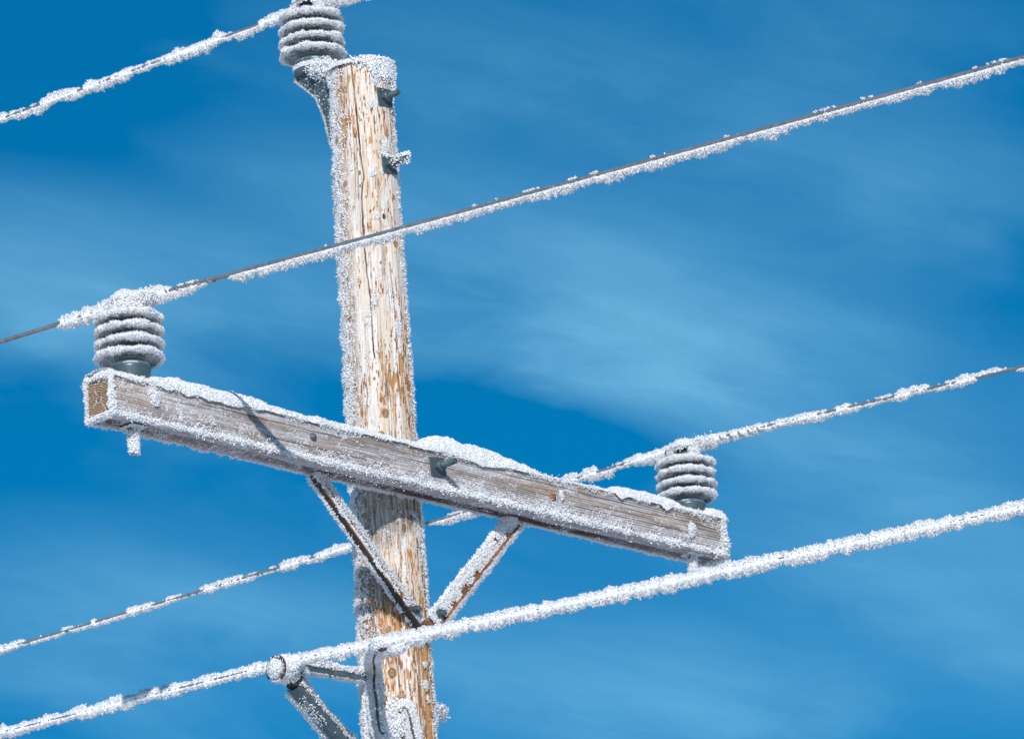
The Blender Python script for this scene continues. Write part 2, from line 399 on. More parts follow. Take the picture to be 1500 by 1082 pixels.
    line([(.0936, -.39), (.0984, -.533), (.0979, -.676), (.098, -.80)], .007, .009, (.16, .10, .06), 1.0)
    line([(.070, -.42), (.074, -.6), (.078, -.80)], .003, .004, (.30, .20, .13), .9)
    line([(.02, .34), (.024, .2), (.022, .1)], .0014, .002, (.2, .12, .08), .8)
    line([(.035, -.20), (.030, -.35), (.034, -.45)], .0014, .002, (.15, .08, .05), .9)
    for q_ in range(26):
        zc_ = -.95 + 2.2 * ((q_ * .618) % 1); s_ = -.07 + .165 * ((q_ * .381 + .13) % 1); h_ = .05 + .12 * ((q_ * .737) % 1)
        line([(s_ - .002, zc_ - h_), (s_ + .0015, zc_), (s_, zc_ + h_)], .0009, .002, (.16, .10, .06), .75)
    # knots
    for s0, z0, r, hole, c in [(-.092, 1.058, .011, 0, (.34, .18, .09)), (-.068, .914, .010, 0, (.42, .25, .15)), (-.0185, .936, .006, 0, (.34, .20, .12)),
                          (-.0665, .856, .010, .2, (.5, .3, .12)), (.0483, .800, .007, 1, (.03, .02, .015)), (.0842, .719, .011, .5, (.28, .18, .08)),
                          (-.085, .494, .009, .6, (.14, .08, .05)), (-.0015, .128, .010, .0, (.42, .22, .08)), (.0138, .192, .013, 0, (.34, .16, .05)),
                          (.0503, -.155, .010, 0, (.40, .27, .18)), (.0072, -.188, .006, .4, (.2, .15, .10)), (.0594, -.584, .006, .4, (.25, .16, .10)),
                          (.0112, -.659, .012, 0, (.50, .28, .17)), (-.0125, -.59, .014, 0, (.40, .22, .08)), (-.0154, -.461, .010, .3, (.40, .22, .08)),
                          (-.03, -.235, .005, .8, (.06, .05, .04)), (-.012, .30, .004, .8, (.08, .06, .05)), (.028, .655, .004, .7, (.15, .08, .05)),
                          (-.02, .895, .0035, .8, (.08, .06, .05)), (-.004, .86, .003, .8, (.08, .06, .05)), (.03, .86, .003, .8, (.08, .06, .05)),
                          (-.025, -.34, .005, .8, (.05, .04, .03)), (.05, 1.03, .006, .2, (.3, .2, .15))]:
        r = r * .74
        d = np.hypot(S - s0, (Z - z0) * .72) / r
        d = d * (1 + .35 * (noise(S * 150, Z * 150, 3, 61) - .5))
        m = sstep(1.15, .85, d); ring = np.exp(-((d - 1.02) / .16) ** 2); halo = sstep(2.8, 1.2, d)
        col = mixc(col, (.80, .66, .48), .5 * halo * (1 - m)); col = mixc(col, c, .9 * m)
        rings = .5 + .5 * np.sin(d * 9 + s0 * 90 + 3 * noise(S * 200, Z * 200, 6, 63)); col = mixc(col, (.70, .52, .34), .55 * sstep(.3, .8, noise(S * 260, Z * 180, z0, 62)) * m * (1 - hole)); col = mixc(col, (.10, .05, .03), .6 * rings * m * (1 - hole))
        col = mixc(col, (.13, .07, .04), .75 * ring); disp = disp + m * (.0016 * (1 - hole) - .007 * hole) + halo * .0012
    # dark stain under the crossarm, cast shadows painted in as two grey patches
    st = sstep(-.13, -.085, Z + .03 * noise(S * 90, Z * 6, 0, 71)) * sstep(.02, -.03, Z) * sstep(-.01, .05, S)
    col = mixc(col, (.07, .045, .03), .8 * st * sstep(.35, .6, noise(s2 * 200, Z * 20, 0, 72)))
    gp = np.maximum(sstep(-.21, -.16, Z - .5 * S + .04 * noise(S * 90, Z * 9, 0, 73)) * sstep(.06, .0, Z),
                    sstep(.055, .04, np.abs(Z + .335 + .35 * S)) * sstep(.03, .01, S))
    gw = mixc(np.ones(shp + (3,)) * np.array([.27, .22, .18]), (.13, .095, .07), sstep(.42, .6, noise(s2 * 260, Z * 8, 0, 74)))
    gw = mixc(gw, (.52, .46, .42), .7 * sstep(.55, .7, noise(s2 * 310, Z * 14, 0, 75)))
    col = col * (1 - .8 * gp[..., None]) + gw * .8 * gp[..., None]
    # browner tone and dark flecks on the left skin
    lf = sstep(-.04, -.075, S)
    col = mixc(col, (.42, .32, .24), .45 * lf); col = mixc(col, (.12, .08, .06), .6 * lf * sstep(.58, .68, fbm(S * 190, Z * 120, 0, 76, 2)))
    rt = sstep(.072, .09, S) * sstep(-.25, -.4, Z); col = mixc(col, (.52, .29, .10), .5 * rt * sstep(.4, .6, noise(s2 * 160, Z * 5, 0, 77)))
    return np.clip(col, .01, .88), disp
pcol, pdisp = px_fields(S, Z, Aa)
RR = Rz(Z) + pdisp
RR = RR - .010 * sstep(ZT - .012, ZT, Z) ** 2
Xp = RR * (np.cos(Aa) * CD[0] + np.sin(Aa) * RH[0]); Yp = RR * (np.cos(Aa) * CD[1] + np.sin(Aa) * RH[1])
PV = np.stack([Xp, Yp, Z], -1).reshape(-1, 3); na = len(al)
PF = grid_faces(len(zz), na, wrap_v=True)
top = np.arange(na) + (len(zz) - 1) * na
PV2 = np.concatenate([PV, [[0, 0, ZT]]]); capT = np.stack([top, np.roll(top, -1), np.full(na, len(PV))], -1)
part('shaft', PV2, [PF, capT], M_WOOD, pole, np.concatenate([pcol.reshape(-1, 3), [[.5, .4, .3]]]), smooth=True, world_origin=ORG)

# frost on the pole
def on_pole(n, a0, a1, z0, z1):
    a = rng.uniform(a0, a1, n); z = rng.uniform(z0, z1, n)
    d = np.cos(a)[:, None] * CD + np.sin(a)[:, None] * RH
    return a, z, np.concatenate([d * Rz(z)[:, None], z[:, None]], 1), np.concatenate([d, np.zeros((n, 1))], 1)
fm = MB()
a, z, P, N = on_pole(92000, -3.3, -.42, -1.3, ZT)
w = (.07 + .93 * sstep(-.50, -1.10, a)) * sstep(.42, .52, fbm(P[:, 0] * 120, P[:, 1] * 120, z * 85, 81, 3) + .20 * sstep(-.95, -1.45, a))
k = rng.random(len(a)) < w; big = fbm(P[:, 0] * 40, P[:, 1] * 40, z * 40, 83, 2)
crystals(fm, P[k], N[k] + [0, 0, .1], (.0028 + .0085 * sstep(.35, .70, big[k]) * sstep(-.9, -1.4, a[k])), .0023 + .0013 * big[k], .75)
a, z, P, N = on_pole(40000, 1.12, 3.0, -1.3, ZT)
w = (.10 + .9 * sstep(1.18, 1.42, a)) * sstep(.34, .55, fbm(P[:, 0] * 80, P[:, 1] * 80, z * 50, 85, 3) + .22 * sstep(1.2, 1.5, a))
k = rng.random(len(a)) < w; big = fbm(P[:, 0] * 50, P[:, 1] * 50, z * 50, 86, 2)
crystals(fm, P[k], N[k], .0026 + .0058 * sstep(.3, .7, big[k]), .0026, .7)
a, z, P, N = on_pole(42000, -.55, 1.3, -1.0, ZT)                     # sparse patches on the sunny side
w = sstep(.64, .78, fbm(a * 5.0, z * 13, 0, 87, 3)) * .9 + .02
k = rng.random(len(a)) < w * .5
crystals(fm, P[k], N[k], .0026, .0022, .7)
a, z, P, N = on_pole(16000, -.9, 1.2, -.30, -.10)                    # dusting on the painted shadow under the arm
k = rng.random(len(a)) < .5 * sstep(.5, .7, noise(a * 9, z * 40, 0, 88)) * sstep(-.34 + .0, -.14, z - .05 * a)
crystals(fm, P[k], N[k], .0024, .0015, .6)
for s0, z0, r in [(.095, -.45, .012), (.0945, -.56, .006), (.094, -.62, .009), (.098, -.66, .006), (.05, .94, .006), (.072, .46, .012), (.02, .93, .007),
                  (-.0, .535, .008), (-.018, .50, .007), (-.022, .47, .006), (.028, .80, .006), (.045, 1.235, .014), (.06, .99, .012), (.062, 1.02, .01), (.03, 1.15, .008)]:
    n = int(260 * (r / .01) ** 2); aa = (s0 + rng.normal(size=n) * r * .5) / Rz(z0); z_ = z0 + rng.normal(size=n) * r * .7
    d = np.cos(aa)[:, None] * CD + np.sin(aa)[:, None] * RH
    P = np.concatenate([d * Rz(z_)[:, None], z_[:, None]], 1); crystals(fm, P, np.concatenate([d, np.zeros((n, 1))], 1), .005, .0022, .6)
fm.part('frost', M_FROST, pole, ORG, kind='stuff')
# snow and rime on the pole head
hm = MB(); nr, nth = 22, 110
rho = np.linspace(0, 1.07, nr); th = np.linspace(0, 2 * np.pi, nth, endpoint=False)
RO, TH = np.meshgrid(rho, th, indexing='ij'); d = np.cos(TH)[..., None] * CD + np.sin(TH)[..., None] * RH
edge = .15 + 1.25 * sstep(.10, .8, np.sin(TH - .1)) + .3 * noise(TH * 3, 0, 0, 91)
hgt = (.001 + .007 * edge * (1 - .3 * RO)) * sstep(1.07, .93, RO) + (fbm(d[..., 0] * RO * 9, d[..., 1] * RO * 9, 0, 92) - .5) * .008 * sstep(1.07, .9, RO)
drop = -.012 * sstep(.98, 1.07, RO)
rad = .093 * RO
V = np.concatenate([d * rad[..., None], (ZT + hgt + drop)[..., None]], -1).reshape(-1, 3); Q = grid_faces(nr, nth, wrap_v=True)
hm.add(V, Q=Q)
frosted(hm, V, q2t(Q), 14000, .0055, .0026, clump=.6, ref=lambda P: P * 0 + [0, 0, ZT - .05])
n = 5200; aa = rng.normal(1.05, .42, n); zr = np.abs(rng.normal(0, .020, n)) + .0; zc = ZT + .006 - zr * (.4 + 1.6 * noise(aa * 6, 3, 0, 95))
d = np.cos(aa)[:, None] * CD + np.sin(aa)[:, None] * RH
P = np.concatenate([d * (.0905 + rng.uniform(0, .013, n))[:, None], zc[:, None]], 1)
crystals(hm, P, np.concatenate([d, .3 * np.ones((n, 1))], 1), .007, .0032, .8)
hm.part('snow_cap', M_FROST, pole, ORG, kind='stuff')

# bolts with square washers through the pole
def square_bolt(parent, org, c, half, stub, tilt=0.0, fr=0, wname='washer', nut_r=.017):
    c = np.asarray(c, float); m = MB(); ct, st_ = math.cos(tilt), math.sin(tilt)
    ax = [(ct, 0, st_), (0, 1, 0), (-st_, 0, ct)]
    m2 = MB(); cyl(m2, c + [0, .03, 0], c + [0, -stub, 0], .0085, n=16)
    for i in range(int((stub - .03) / .003)):                      # thread ridges
        y = -.030 - i * .003; cyl(m2, c + [0, y, 0], c + [0, y - .0015, 0], .0095, .0086, n=14)
    bolt = m2.part('through_bolt', M_STEEL, parent, org, smooth=False)
    box(m, c + [0, -.003, 0], half, .003, half, ax); m.part(wname, M_STEEL, bolt, org, bev=.0012)
    m3 = MB(); cyl(m3, c + [0, -.006, 0], c + [0, -.021, 0], nut_r, n=6, phase=.4); cyl(m3, c + [0, -.021, 0], c + [0, -.024, 0], nut_r * .9, nut_r * .75, n=18)
    m3.part('nut', M_STEEL, bolt, org, bev=.0012)
    if fr:
        f = MB(); n = int(fr * 1500); u_ = rng.random(n)
        P = c + np.stack([rng.normal(0, .006, n), -.012 - stub * .88 * u_, rng.normal(0, .006, n) - .004 * u_], 1)
        crystals(f, P, P - (c + [0, -.03, .01]), .007, .0030, .8)
        P = c + np.stack([rng.uniform(-half, half, n // 2), -.007 - 0 * u_[:n // 2], half * (.75 + .25 * rng.random(n // 2))], 1)
        crystals(f, P, np.tile([0, -.6, 1.], (n // 2, 1)), .005, .0026, .7)
        f.part('frost', M_FROST, bolt, org, kind='stuff')
    return bolt
def pole_front(z): return -(Rz(z) + .0)
square_bolt(pole, ORG, (.004, pole_front(1.176) + .001, 1.176), .0275, .062, .05, 0)
square_bolt(pole, ORG, (.004, pole_front(.966) + .001, .966), .0275, .080, .03, .10)
f = MB(); n = 260; P = np.stack([.006 + rng.normal(0, .006, n), pole_front(.966) - .030 - .054 * rng.random(n), .975 + rng.normal(0, .004, n)], 1)
crystals(f, P, P - [.01, -.15, .962], .006, .0028, .8); f.part('frost', M_FROST, pole, ORG, kind='stuff')

# ------------------------------------------------------------ crossarm
XL, XR, YF, YB, ZH = -1.246, 1.211, -.197, -.1005, .058
arm = thing('crossarm', 'weathered grey timber crossarm with snow along its top, bolted across the pole', 'crossarm', (0, -.149, 0))
AO = (0, -.149, 0)
def grain(u, v, seed, spacing=.0068, along=1.0):
    """u along the grain, v across"""
    wv = (fbm(u * 1.6, v * 9, 0, seed) - .5) * .030 + (noise(u * 7, v * 20, 0, seed + 1) - .5) * .004
    ph = (v + wv) / spacing; idx = np.floor(ph); fr = ph - idx
    lw = .22 + .35 * noise(idx * 7.3, u * 3, 0, seed + 2)
    ln = np.exp(-((fr - .5) / (lw * .5)) ** 2) * sstep(.22, .6, noise(idx * 3.1, u * 16, 0, seed + 3) * .6 + noise(idx * 1.7, u * 3.5, 2, seed + 4) * .5)
    return ln
bm = dict(V=[], F=[], C=[], n=0)
def face(o, du, dv, nrm, nu, nv, fn):
    U, Vv = np.meshgrid(np.linspace(0, 1, nu), np.linspace(0, 1, nv), indexing='ij')
    o, du, dv, nrm = (np.asarray(q, float) for q in (o, du, dv, nrm))
    col, dsp = fn(U * np.linalg.norm(du), Vv * np.linalg.norm(dv), U, Vv)
    em = sstep(0, .02, Vv) * sstep(1, .98, Vv) * sstep(0, .002, U) * sstep(1, .998, U)
    P = o + U[..., None] * du + Vv[..., None] * dv + (dsp * em)[..., None] * nrm
    F = grid_faces(nu, nv)
    if np.dot(np.cross(du, dv), nrm) < 0: F = F[:, ::-1]
    bm['V'].append(P.reshape(-1, 3)); bm['F'].append(F + bm['n']); bm['C'].append(np.clip(col, .01, .9).reshape(-1, 3)); bm['n'] += nu * nv
def f_front(u, v, U, V):
    g_ = grain(u, v, 101)
    col = mixc(np.ones(u.shape + (3,)) * np.array([.50, .455, .435]), (.35, .295, .26), sstep(.4, .65, fbm(u * 5, v * 60, 0, 111)))
    col = mixc(col, (.52, .34, .20), .55 * sstep(.58, .72, fbm(u * 3.2, v * 45, 0, 112)) )
    col = mixc(col, (.60, .57, .57), .65 * sstep(.48, .72, fbm(u * 9, v * 40, 4, 113) + .14 * sstep(.65, .2, V)))
    col = mixc(col, (.09, .07, .06), .85 * g_)
    fr_ = sstep(.60, .70, noise(u * 260, v * 330, 0, 114) * .55 + fbm(u * 14, v * 22, 0, 115) * .45 + .13 * sstep(.55, .05, V))
    col = mixc(col, (.80, .80, .83), .7 * fr_ * (1 - .4 * g_))
    for (a0, a1, v0, sl_) in [(.30, .95, .090, -.004), (1.05, 1.38, .072, .004), (1.52, 2.12, .096, -.006), (1.78, 2.38, .048, .003), (.55, 1.10, .040, .002), (2.0, 2.456, .080, .0)]:
        vc = v0 + sl_ * (u - a0) + (noise(u * 9, v0 * 50, 0, 118) - .5) * .005; e_ = np.exp(-((v - vc) / .0011) ** 2) * sstep(a0, a0 + .08, u) * sstep(a1, a1 - .08, u)
        col = mixc(col, (.03, .022, .018), np.clip(e_ * 1.2, 0, 1))
    for (u0, v0, ru, rv, c) in [(.155, .085, .010, .022, (.50, .30, .14)), (1.733, .060, .014, .012, (.45, .22, .08)), (1.66, .088, .004, .013, (.55, .42, .22))]:
        d = np.hypot((u - u0) / ru, (v - v0) / rv); col = mixc(col, c, .85 * sstep(1.2, .7, d)); col = mixc(col, (.08, .05, .03), .8 * sstep(.4, .2, d))
    return col, -.0016 * g_ + (fbm(u * 6, v * 30, 0, 116) - .5) * .002
def f_under(u, v, U, V):          # V 0 at the front edge, 1 at the back edge
    g_ = grain(u, v, 131, .006)
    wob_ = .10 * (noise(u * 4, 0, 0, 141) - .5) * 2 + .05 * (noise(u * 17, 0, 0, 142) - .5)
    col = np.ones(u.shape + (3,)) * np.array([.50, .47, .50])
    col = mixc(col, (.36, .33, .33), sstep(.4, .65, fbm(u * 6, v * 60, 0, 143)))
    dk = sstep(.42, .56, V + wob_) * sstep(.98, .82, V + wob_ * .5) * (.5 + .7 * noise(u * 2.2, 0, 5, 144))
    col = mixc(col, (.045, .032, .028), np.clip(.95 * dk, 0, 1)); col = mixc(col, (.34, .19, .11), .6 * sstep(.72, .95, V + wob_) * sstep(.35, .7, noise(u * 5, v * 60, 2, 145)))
    col = mixc(col, (.12, .09, .08), .5 * g_)
    col = mixc(col, (.72, .72, .76), .6 * sstep(.60, .68, noise(u * 280, v * 300, 0, 146) * .6 + fbm(u * 12, v * 20, 0, 147) * .4 + .1 * (1 - dk) - .05))
    return col, -.001 * g_ + (fbm(u * 5, v * 30, 0, 148) - .5) * .0015
def f_end(u, v, U, V):            # u across (y, front 0), v up
    r_ = np.hypot(u - .085, v + .03) + (noise(u * 50, v * 50, 0, 151) - .5) * .004
    l_ = .5 + .5 * np.sin(r_ / .0068 * 2 * np.pi)
    col = mixc(np.ones(u.shape + (3,)) * np.array([.44, .30, .19]), (.13, .075, .045), sstep(.30, .75, l_))
    for (a_, b_) in [((.022, .018), (.066, .085)), ((.072, .035), (.050, .070))]:
        a_, b_ = np.array(a_), np.array(b_); d_ = b_ - a_; t_ = np.clip(((u - a_[0]) * d_[0] + (v - a_[1]) * d_[1]) / (d_ @ d_), 0, 1)
        dd = np.hypot(u - a_[0] - t_ * d_[0], v - a_[1] - t_ * d_[1]); col = mixc(col, (.66, .60, .56), .7 * sstep(.0026, .0008, dd))
    col = mixc(col, (.14, .08, .05), .6 * sstep(.6, .75, fbm(u * 60, v * 60, 0, 152)))
    return col, (fbm(u * 200, v * 200, 0, 153) - .5) * .002
LX = XR - XL
face((XL, YF, -ZH), (LX, 0, 0), (0, 0, 2 * ZH), (0, -1, 0), 1100, 72, f_front)
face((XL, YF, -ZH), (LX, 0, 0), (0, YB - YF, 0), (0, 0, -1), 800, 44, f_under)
face((XL, YB, -ZH), (LX, 0, 0), (0, 0, 2 * ZH), (0, 1, 0), 300, 24, f_front)
face((XL, YF, ZH), (LX, 0, 0), (0, YB - YF, 0), (0, 0, 1), 300, 16, f_front)
face((XL, YF, -ZH), (0, YB - YF, 0), (0, 0, 2 * ZH), (-1, 0, 0), 50, 60, f_end)
face((XR, YF, -ZH), (0, YB - YF, 0), (0, 0, 2 * ZH), (1, 0, 0), 50, 60, f_end)
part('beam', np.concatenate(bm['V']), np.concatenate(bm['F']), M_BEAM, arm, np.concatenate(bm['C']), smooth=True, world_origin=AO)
ix = lambda px: XL + (np.asarray(px, float) - 161) / 897.0 * LX     # along the arm
# snow lying on the arm
kx = np.array([126, 135, 160, 168, 215, 225, 240, 262, 300, 350, 400, 430, 470, 500, 530, 570, 596, 606, 630, 680, 730, 765, 780, 810, 840, 862, 880, 900, 940, 980, 1000, 1028, 1036, 1044, 1056, 1066])
kh = np.array([3, 8, 10, 9, 11, 15, 17, 19, 19, 18, 13, 10, 12, 11, 9, 9, 11, 16, 26, 27, 19, 10, 5, 4, 3, 6, 7, 14, 18, 15, 8, 8, 15, 19, 18, 8]) * .00200
NX, NY = 1100, 26
xs = np.linspace(XL - .006, XR + .008, NX); tt = np.linspace(0, 1, NY)
X_, T_ = np.meshgrid(xs, tt, indexing='ij')
hh = np.interp(xs, ix(kx), kh)[:, None] * (.78 + .44 * noise(X_ * 22, T_ * 2, 0, 161)) + (noise(X_ * 55, T_ * 4, 0, 162) - .5) * .006
ang = np.pi * T_; W2 = (YB - YF) / 2 + .004 + .0
yy = (YF + YB) / 2 - np.sign(np.cos(ang)) * np.abs(np.cos(ang)) ** .75 * (W2 + np.minimum(hh * .12, .004))
lip = -.006 * np.exp(-(np.sin(ang) / .22) ** 2) * (.1 + 2.6 * noise(X_ * 26, 0, 0, 165) ** 2) * sstep(.012, .03, hh)
zs_ = ZH - .001 + np.sin(ang) ** .6 * hh + lip
dn = (fbm(X_ * 130, T_ * 12, 0, 163, 3) - .5) * .006 * np.clip(hh / .02, .4, 1)
zs_ = zs_ + dn * np.sin(ang) ** .5; yy = yy + dn * -np.cos(ang) * .7
SV = np.stack([X_, yy, zs_], -1).reshape(-1, 3); SQ = grid_faces(NX, NY)[:, ::-1]
sm = MB(); sm.add(SV, Q=SQ); ends = []
part('snow', SV, SQ, M_FROST, arm, smooth=True, kind='stuff', world_origin=AO)
fm = MB()
frosted(fm, SV, q2t(SQ), 46000, .0034, .0022, clump=.7, jit=.7, ref=lambda P: np.stack([P[:, 0], np.full(len(P), -.149), np.full(len(P), ZH - .02)], 1))
# rime ridge along the lower front edge, hair on the back edge, both ends
def edge_rime(n, p0, p1, out, spread, L, W, seed, fq=30, thr=.3):
    p0, p1 = np.asarray(p0, float), np.asarray(p1, float); t_ = rng.random(n); ln = np.linalg.norm(p1 - p0)
    am = fbm(t_ * ln * fq, 0, seed, seed, 3); k = rng.random(n) < sstep(thr - .12, thr + .15, am); t_, am = t_[k], am[k]; n = len(t_)
    out = unit(np.asarray(out, float)); P = p0 + t_[:, None] * (p1 - p0) + rng.normal(size=(n, 3)) * np.asarray(spread) * (.4 + 1.3 * am)[:, None]
    P += out * (np.abs(rng.normal(size=n)) * np.max(spread) * .6 * am)[:, None]
    crystals(fm, P, out + np.zeros((n, 3)), L * (.4 + 1.1 * am), W * .95, .8)
edge_rime(12500, (XL, YF - .001, -ZH + .004), (XR, YF - .001, -ZH + .005), (0, -1, .1), (.001, .0030, .0040), .0058, .0028, 171, 28, .28)
edge_rime(4500, (XL, YF, -ZH + .014), (XR, YF, -ZH + .014), (0, -1, .0), (.001, .0012, .012), .0034, .0022, 172, 22, .60)
edge_rime(5200, (XL, YF - .002, ZH - .001), (XR, YF - .002, ZH - .001), (0, -1, -.3), (.001, .002, .0035), .0042, .0024, 190, 17, .47)
edge_rime(9000, (XL, YB, -ZH), (XR, YB, -ZH), (0, .4, -1), (.001, .002, .002), .0058, .0018, 173, 50, .25)
edge_rime(3200, (XL + .003, YF, -ZH), (XL + .003, YF, ZH), (-.3, -1, 0), (.0035, .002, .001), .0075, .0030, 174, 40, .10)
edge_rime(2600, (XL, YB, -ZH), (XL, YB, ZH), (-1, .7, 0), (.002, .002, .001), .0075, .0028, 175, 40, .10)
edge_rime(2600, (XL, YF, -ZH), (XL, YB, -ZH), (-1, 0, -.6), (.003, .001, .003), .0070, .0028, 176, 40, .15)
edge_rime(2600, (XL, YF, ZH), (XL, YB, ZH), (-1, 0, .8), (.003, .001, .003), .0070, .0030, 177, 40, .10)
edge_rime(4800, (XR - .004, YF, -ZH), (XR - .004, YF, ZH), (.8, -.8, 0), (.0035, .003, .001), .0075, .0034, 178, 40, .05)
edge_rime(3500, (XR, YF, -ZH), (XR, YB, -ZH), (1, -.2, -.6), (.004, .001, .004), .0075, .0030, 179, 40, .15)
edge_rime(1500, (XL + .155, YF - .001, .06), (XL + .165, YF - .001, -.005), (0, -1, 0), (.006, .002, .003), .006, .0028, 180, 60, .25)
P = np.stack([XL - .002 + 0 * rng.random(5000), rng.uniform(YF, YB, 5000), rng.uniform(-ZH, ZH, 5000)], 1)
k = rng.random(5000) < .05 * sstep(.5, .75, fbm(P[:, 1] * 120, P[:, 2] * 120, 0, 181)); crystals(fm, P[k], np.tile([-1., 0, 0], (k.sum(), 1)), .004, .002, .6)
P = np.stack([rng.uniform(XL, XR, 52000), np.full(52000, YF - .0003), rng.uniform(-ZH, ZH, 52000)], 1)   # specks on the face
u_, v_ = P[:, 0], P[:, 2]; g_ = fbm(u_ * 16, v_ * 30, 0, 182) + .5 * (noise(u_ * 60, v_ * 170, 0, 183) - .5)
g_ = g_ + .15 * sstep(.03, -.055, v_) + .10 * sstep(-1.05, -1.2, u_) + .13 * sstep(.05, .058, v_)
k = rng.random(52000) < .60 * sstep(.70, .92, g_); crystals(fm, P[k], np.tile([0, -1., 0], (k.sum(), 1)), .0030, .0018, .75)
P = np.stack([rng.uniform(XL, XR, 26000), rng.uniform(YF, YB, 26000), np.full(26000, -ZH - .0003)], 1)
g_ = fbm(P[:, 0] * 18, P[:, 1] * 40, 0, 184); k = rng.random(26000) < .55 * sstep(.60, .8, g_ + .08 * sstep(-.15, -.19, P[:, 1]))
crystals(fm, P[k], np.tile([0, 0, -1.], (k.sum(), 1)), .0026, .0015, .7)
for (x0, z0, r_) in [(1.068, 0, .013), (XL + .26, -.025, .006), (.52, .012, .008), (-.05, -.03, .006), (.18, -.035, .006)]:
    n = int(420 * (r_ / .01) ** 2); P = np.stack([x0 + rng.normal(size=n) * r_ * .4, YF - np.abs(rng.normal(size=n)) * r_ * .4, z0 + rng.normal(size=n) * r_ * .75], 1)
    crystals(fm, P, P - [x0, YF + .01, z0], .004, .0022, .6)
fm.part('frost', M_FROST, arm, AO, kind='stuff')
square_bolt(arm, AO, (.014, YF - .0005, .009), .0285, .078, .10, 0)
m = MB(); c = np.array([-.477, YF, .012]); tube(m, [c, c + [0, -.005, 0], c + [0, -.009, 0], c + [0, -.0105, 0]], [.0115, .0108, .007, .001], 18); m.part('carriage_bolt', M_STEEL, arm, AO, smooth=True)
m = MB(); c = np.array([.487, YF, .001]); tube(m, [c, c + [0, -.004, 0], c + [0, -.007, 0], c + [0, -.008, 0]], [.010, .0095, .006, .001], 18); m.part('carriage_bolt', M_RUST, arm, AO, smooth=True)

# V brace: two angle irons
def brace(p0, p1, outer):
    """p0 top, p1 bottom; outer = direction of the lower/outer side in the XZ plane"""
    p0, p1 = np.asarray(p0, float), np.asarray(p1, float); d = unit(p1 - p0); o = np.asarray(outer, float); o = unit(o - d * (o @ d)); yv = np.array([0, -1., 0])
    w1, w2, th = .042, .024, .005
    prof = [(w1 / 2, 0), (w1 / 2, w2), (w1 / 2 - th, w2), (w1 / 2 - th, th), (-w1 / 2, th), (-w1 / 2, 0)]
    A_ = [p0 + o * a + yv * b for a, b in prof]; B_ = [p1 + o * a + yv * b for a, b in prof]; m = MB()
    V = np.array(A_ + B_); Q = [(i, (i + 1) % 6, (i + 1) % 6 + 6, i + 6) for i in range(6)]
    T = [(0, 1, 2), (0, 2, 3), (0, 3, 4), (0, 4, 5), (6, 8, 7), (6, 9, 8), (6, 10, 9), (6, 11, 10)]
    flip = np.dot(np.cross(V[1] - V[0], V[6] - V[0]), -o) > 0
    m.add(V, T=T, Q=Q); ob = m.part('brace', M_RUST, arm, AO, bev=.001); ob.data.materials.append(M_IRON)
    ob.data.polygons[8].material_index = 1
    return ob, p0, p1, d, o
def brace_frost(br, bands, seed):
    ob, p0, p1, d, o = br; f = MB(); L_ = np.linalg.norm(p1 - p0); yv = np.array([0, -1., 0])
    for (a, b, n_, sp, out, Lc, thr) in bands:
        t_ = rng.random(n_); am = fbm(t_ * L_ * 34, 0, a * 100 + seed, seed, 3); k = rng.random(n_) < sstep(thr - .1, thr + .12, am); t_, am = t_[k], am[k]; q = len(t_)
        P = p0 + t_[:, None] * (p1 - p0) + (o * a + yv * b) + rng.normal(size=(q, 1)) * sp * o + np.abs(rng.normal(size=(q, 1))) * .002 * yv
        ov = o * out[0] + yv * out[1]
        crystals(f, P + ov * (np.abs(rng.normal(size=(q, 1))) * Lc * .4), ov + np.zeros((q, 3)), Lc * (.45 + 1.1 * am), .0026, .75)
    # mass of rime where it meets the arm
    n_ = 900; P = p0 + d * np.abs(rng.normal(size=(n_, 1))) * .016 + rng.uniform(-.030, .018, (n_, 1)) * o + yv * rng.uniform(0, .016, (n_, 1))
    crystals(f, P, P - (p0 - yv * .01), .007, .003, .7)
    f.part('frost', M_FROST, ob, AO, kind='stuff')
bl = brace((-.405, -.109, -.060), (-.012, -.109, -.447), (-1, 0, -1))
brace_frost(bl, [(.021, .002, 2200, .0012, (1, -.3), .0062, .30), (-.021, .003, 4200, .003, (-1, .35), .0075, .15), (.004, .006, 4200, .0070, (0, 1), .0034, .36), (.021, .024, 900, .002, (.2, 1), .003, .56)], 201)
br = brace((.405, -.109, -.060), (.047, -.109, -.432), (1, 0, -1))
brace_frost(br, [(.021, .022, 2800, .002, (1, .3), .0065, .2), (-.021, .004, 3800, .003, (-1, .35), .0068, .12), (-.009, .006, 4200, .005, (0, 1), .0036, .30), (.012, .006, 2600, .007, (0, 1), .0032, .42)], 202)
for bb, c in ((bl, (-.031, -.115, -.408)), (br, (.070, -.115, -.404))):
    m = MB(); c = np.array(c); cyl(m, c, c + [0, -.012, 0], .0135, n=6, phase=.3); cyl(m, c + [0, -.012, 0], c + [0, -.024, 0], .0085, n=14)
    m.part('bolt', M_STEEL, bb[0], AO, bev=.001)
m = MB(); box(m, (.015, -.112, -.447), .028, .004, .014); cyl(m, (.012, -.112, -.446), (.012, -.13, -.446), .012, n=6); m.part('brace_clip', M_RUST, arm, AO, bev=.001)

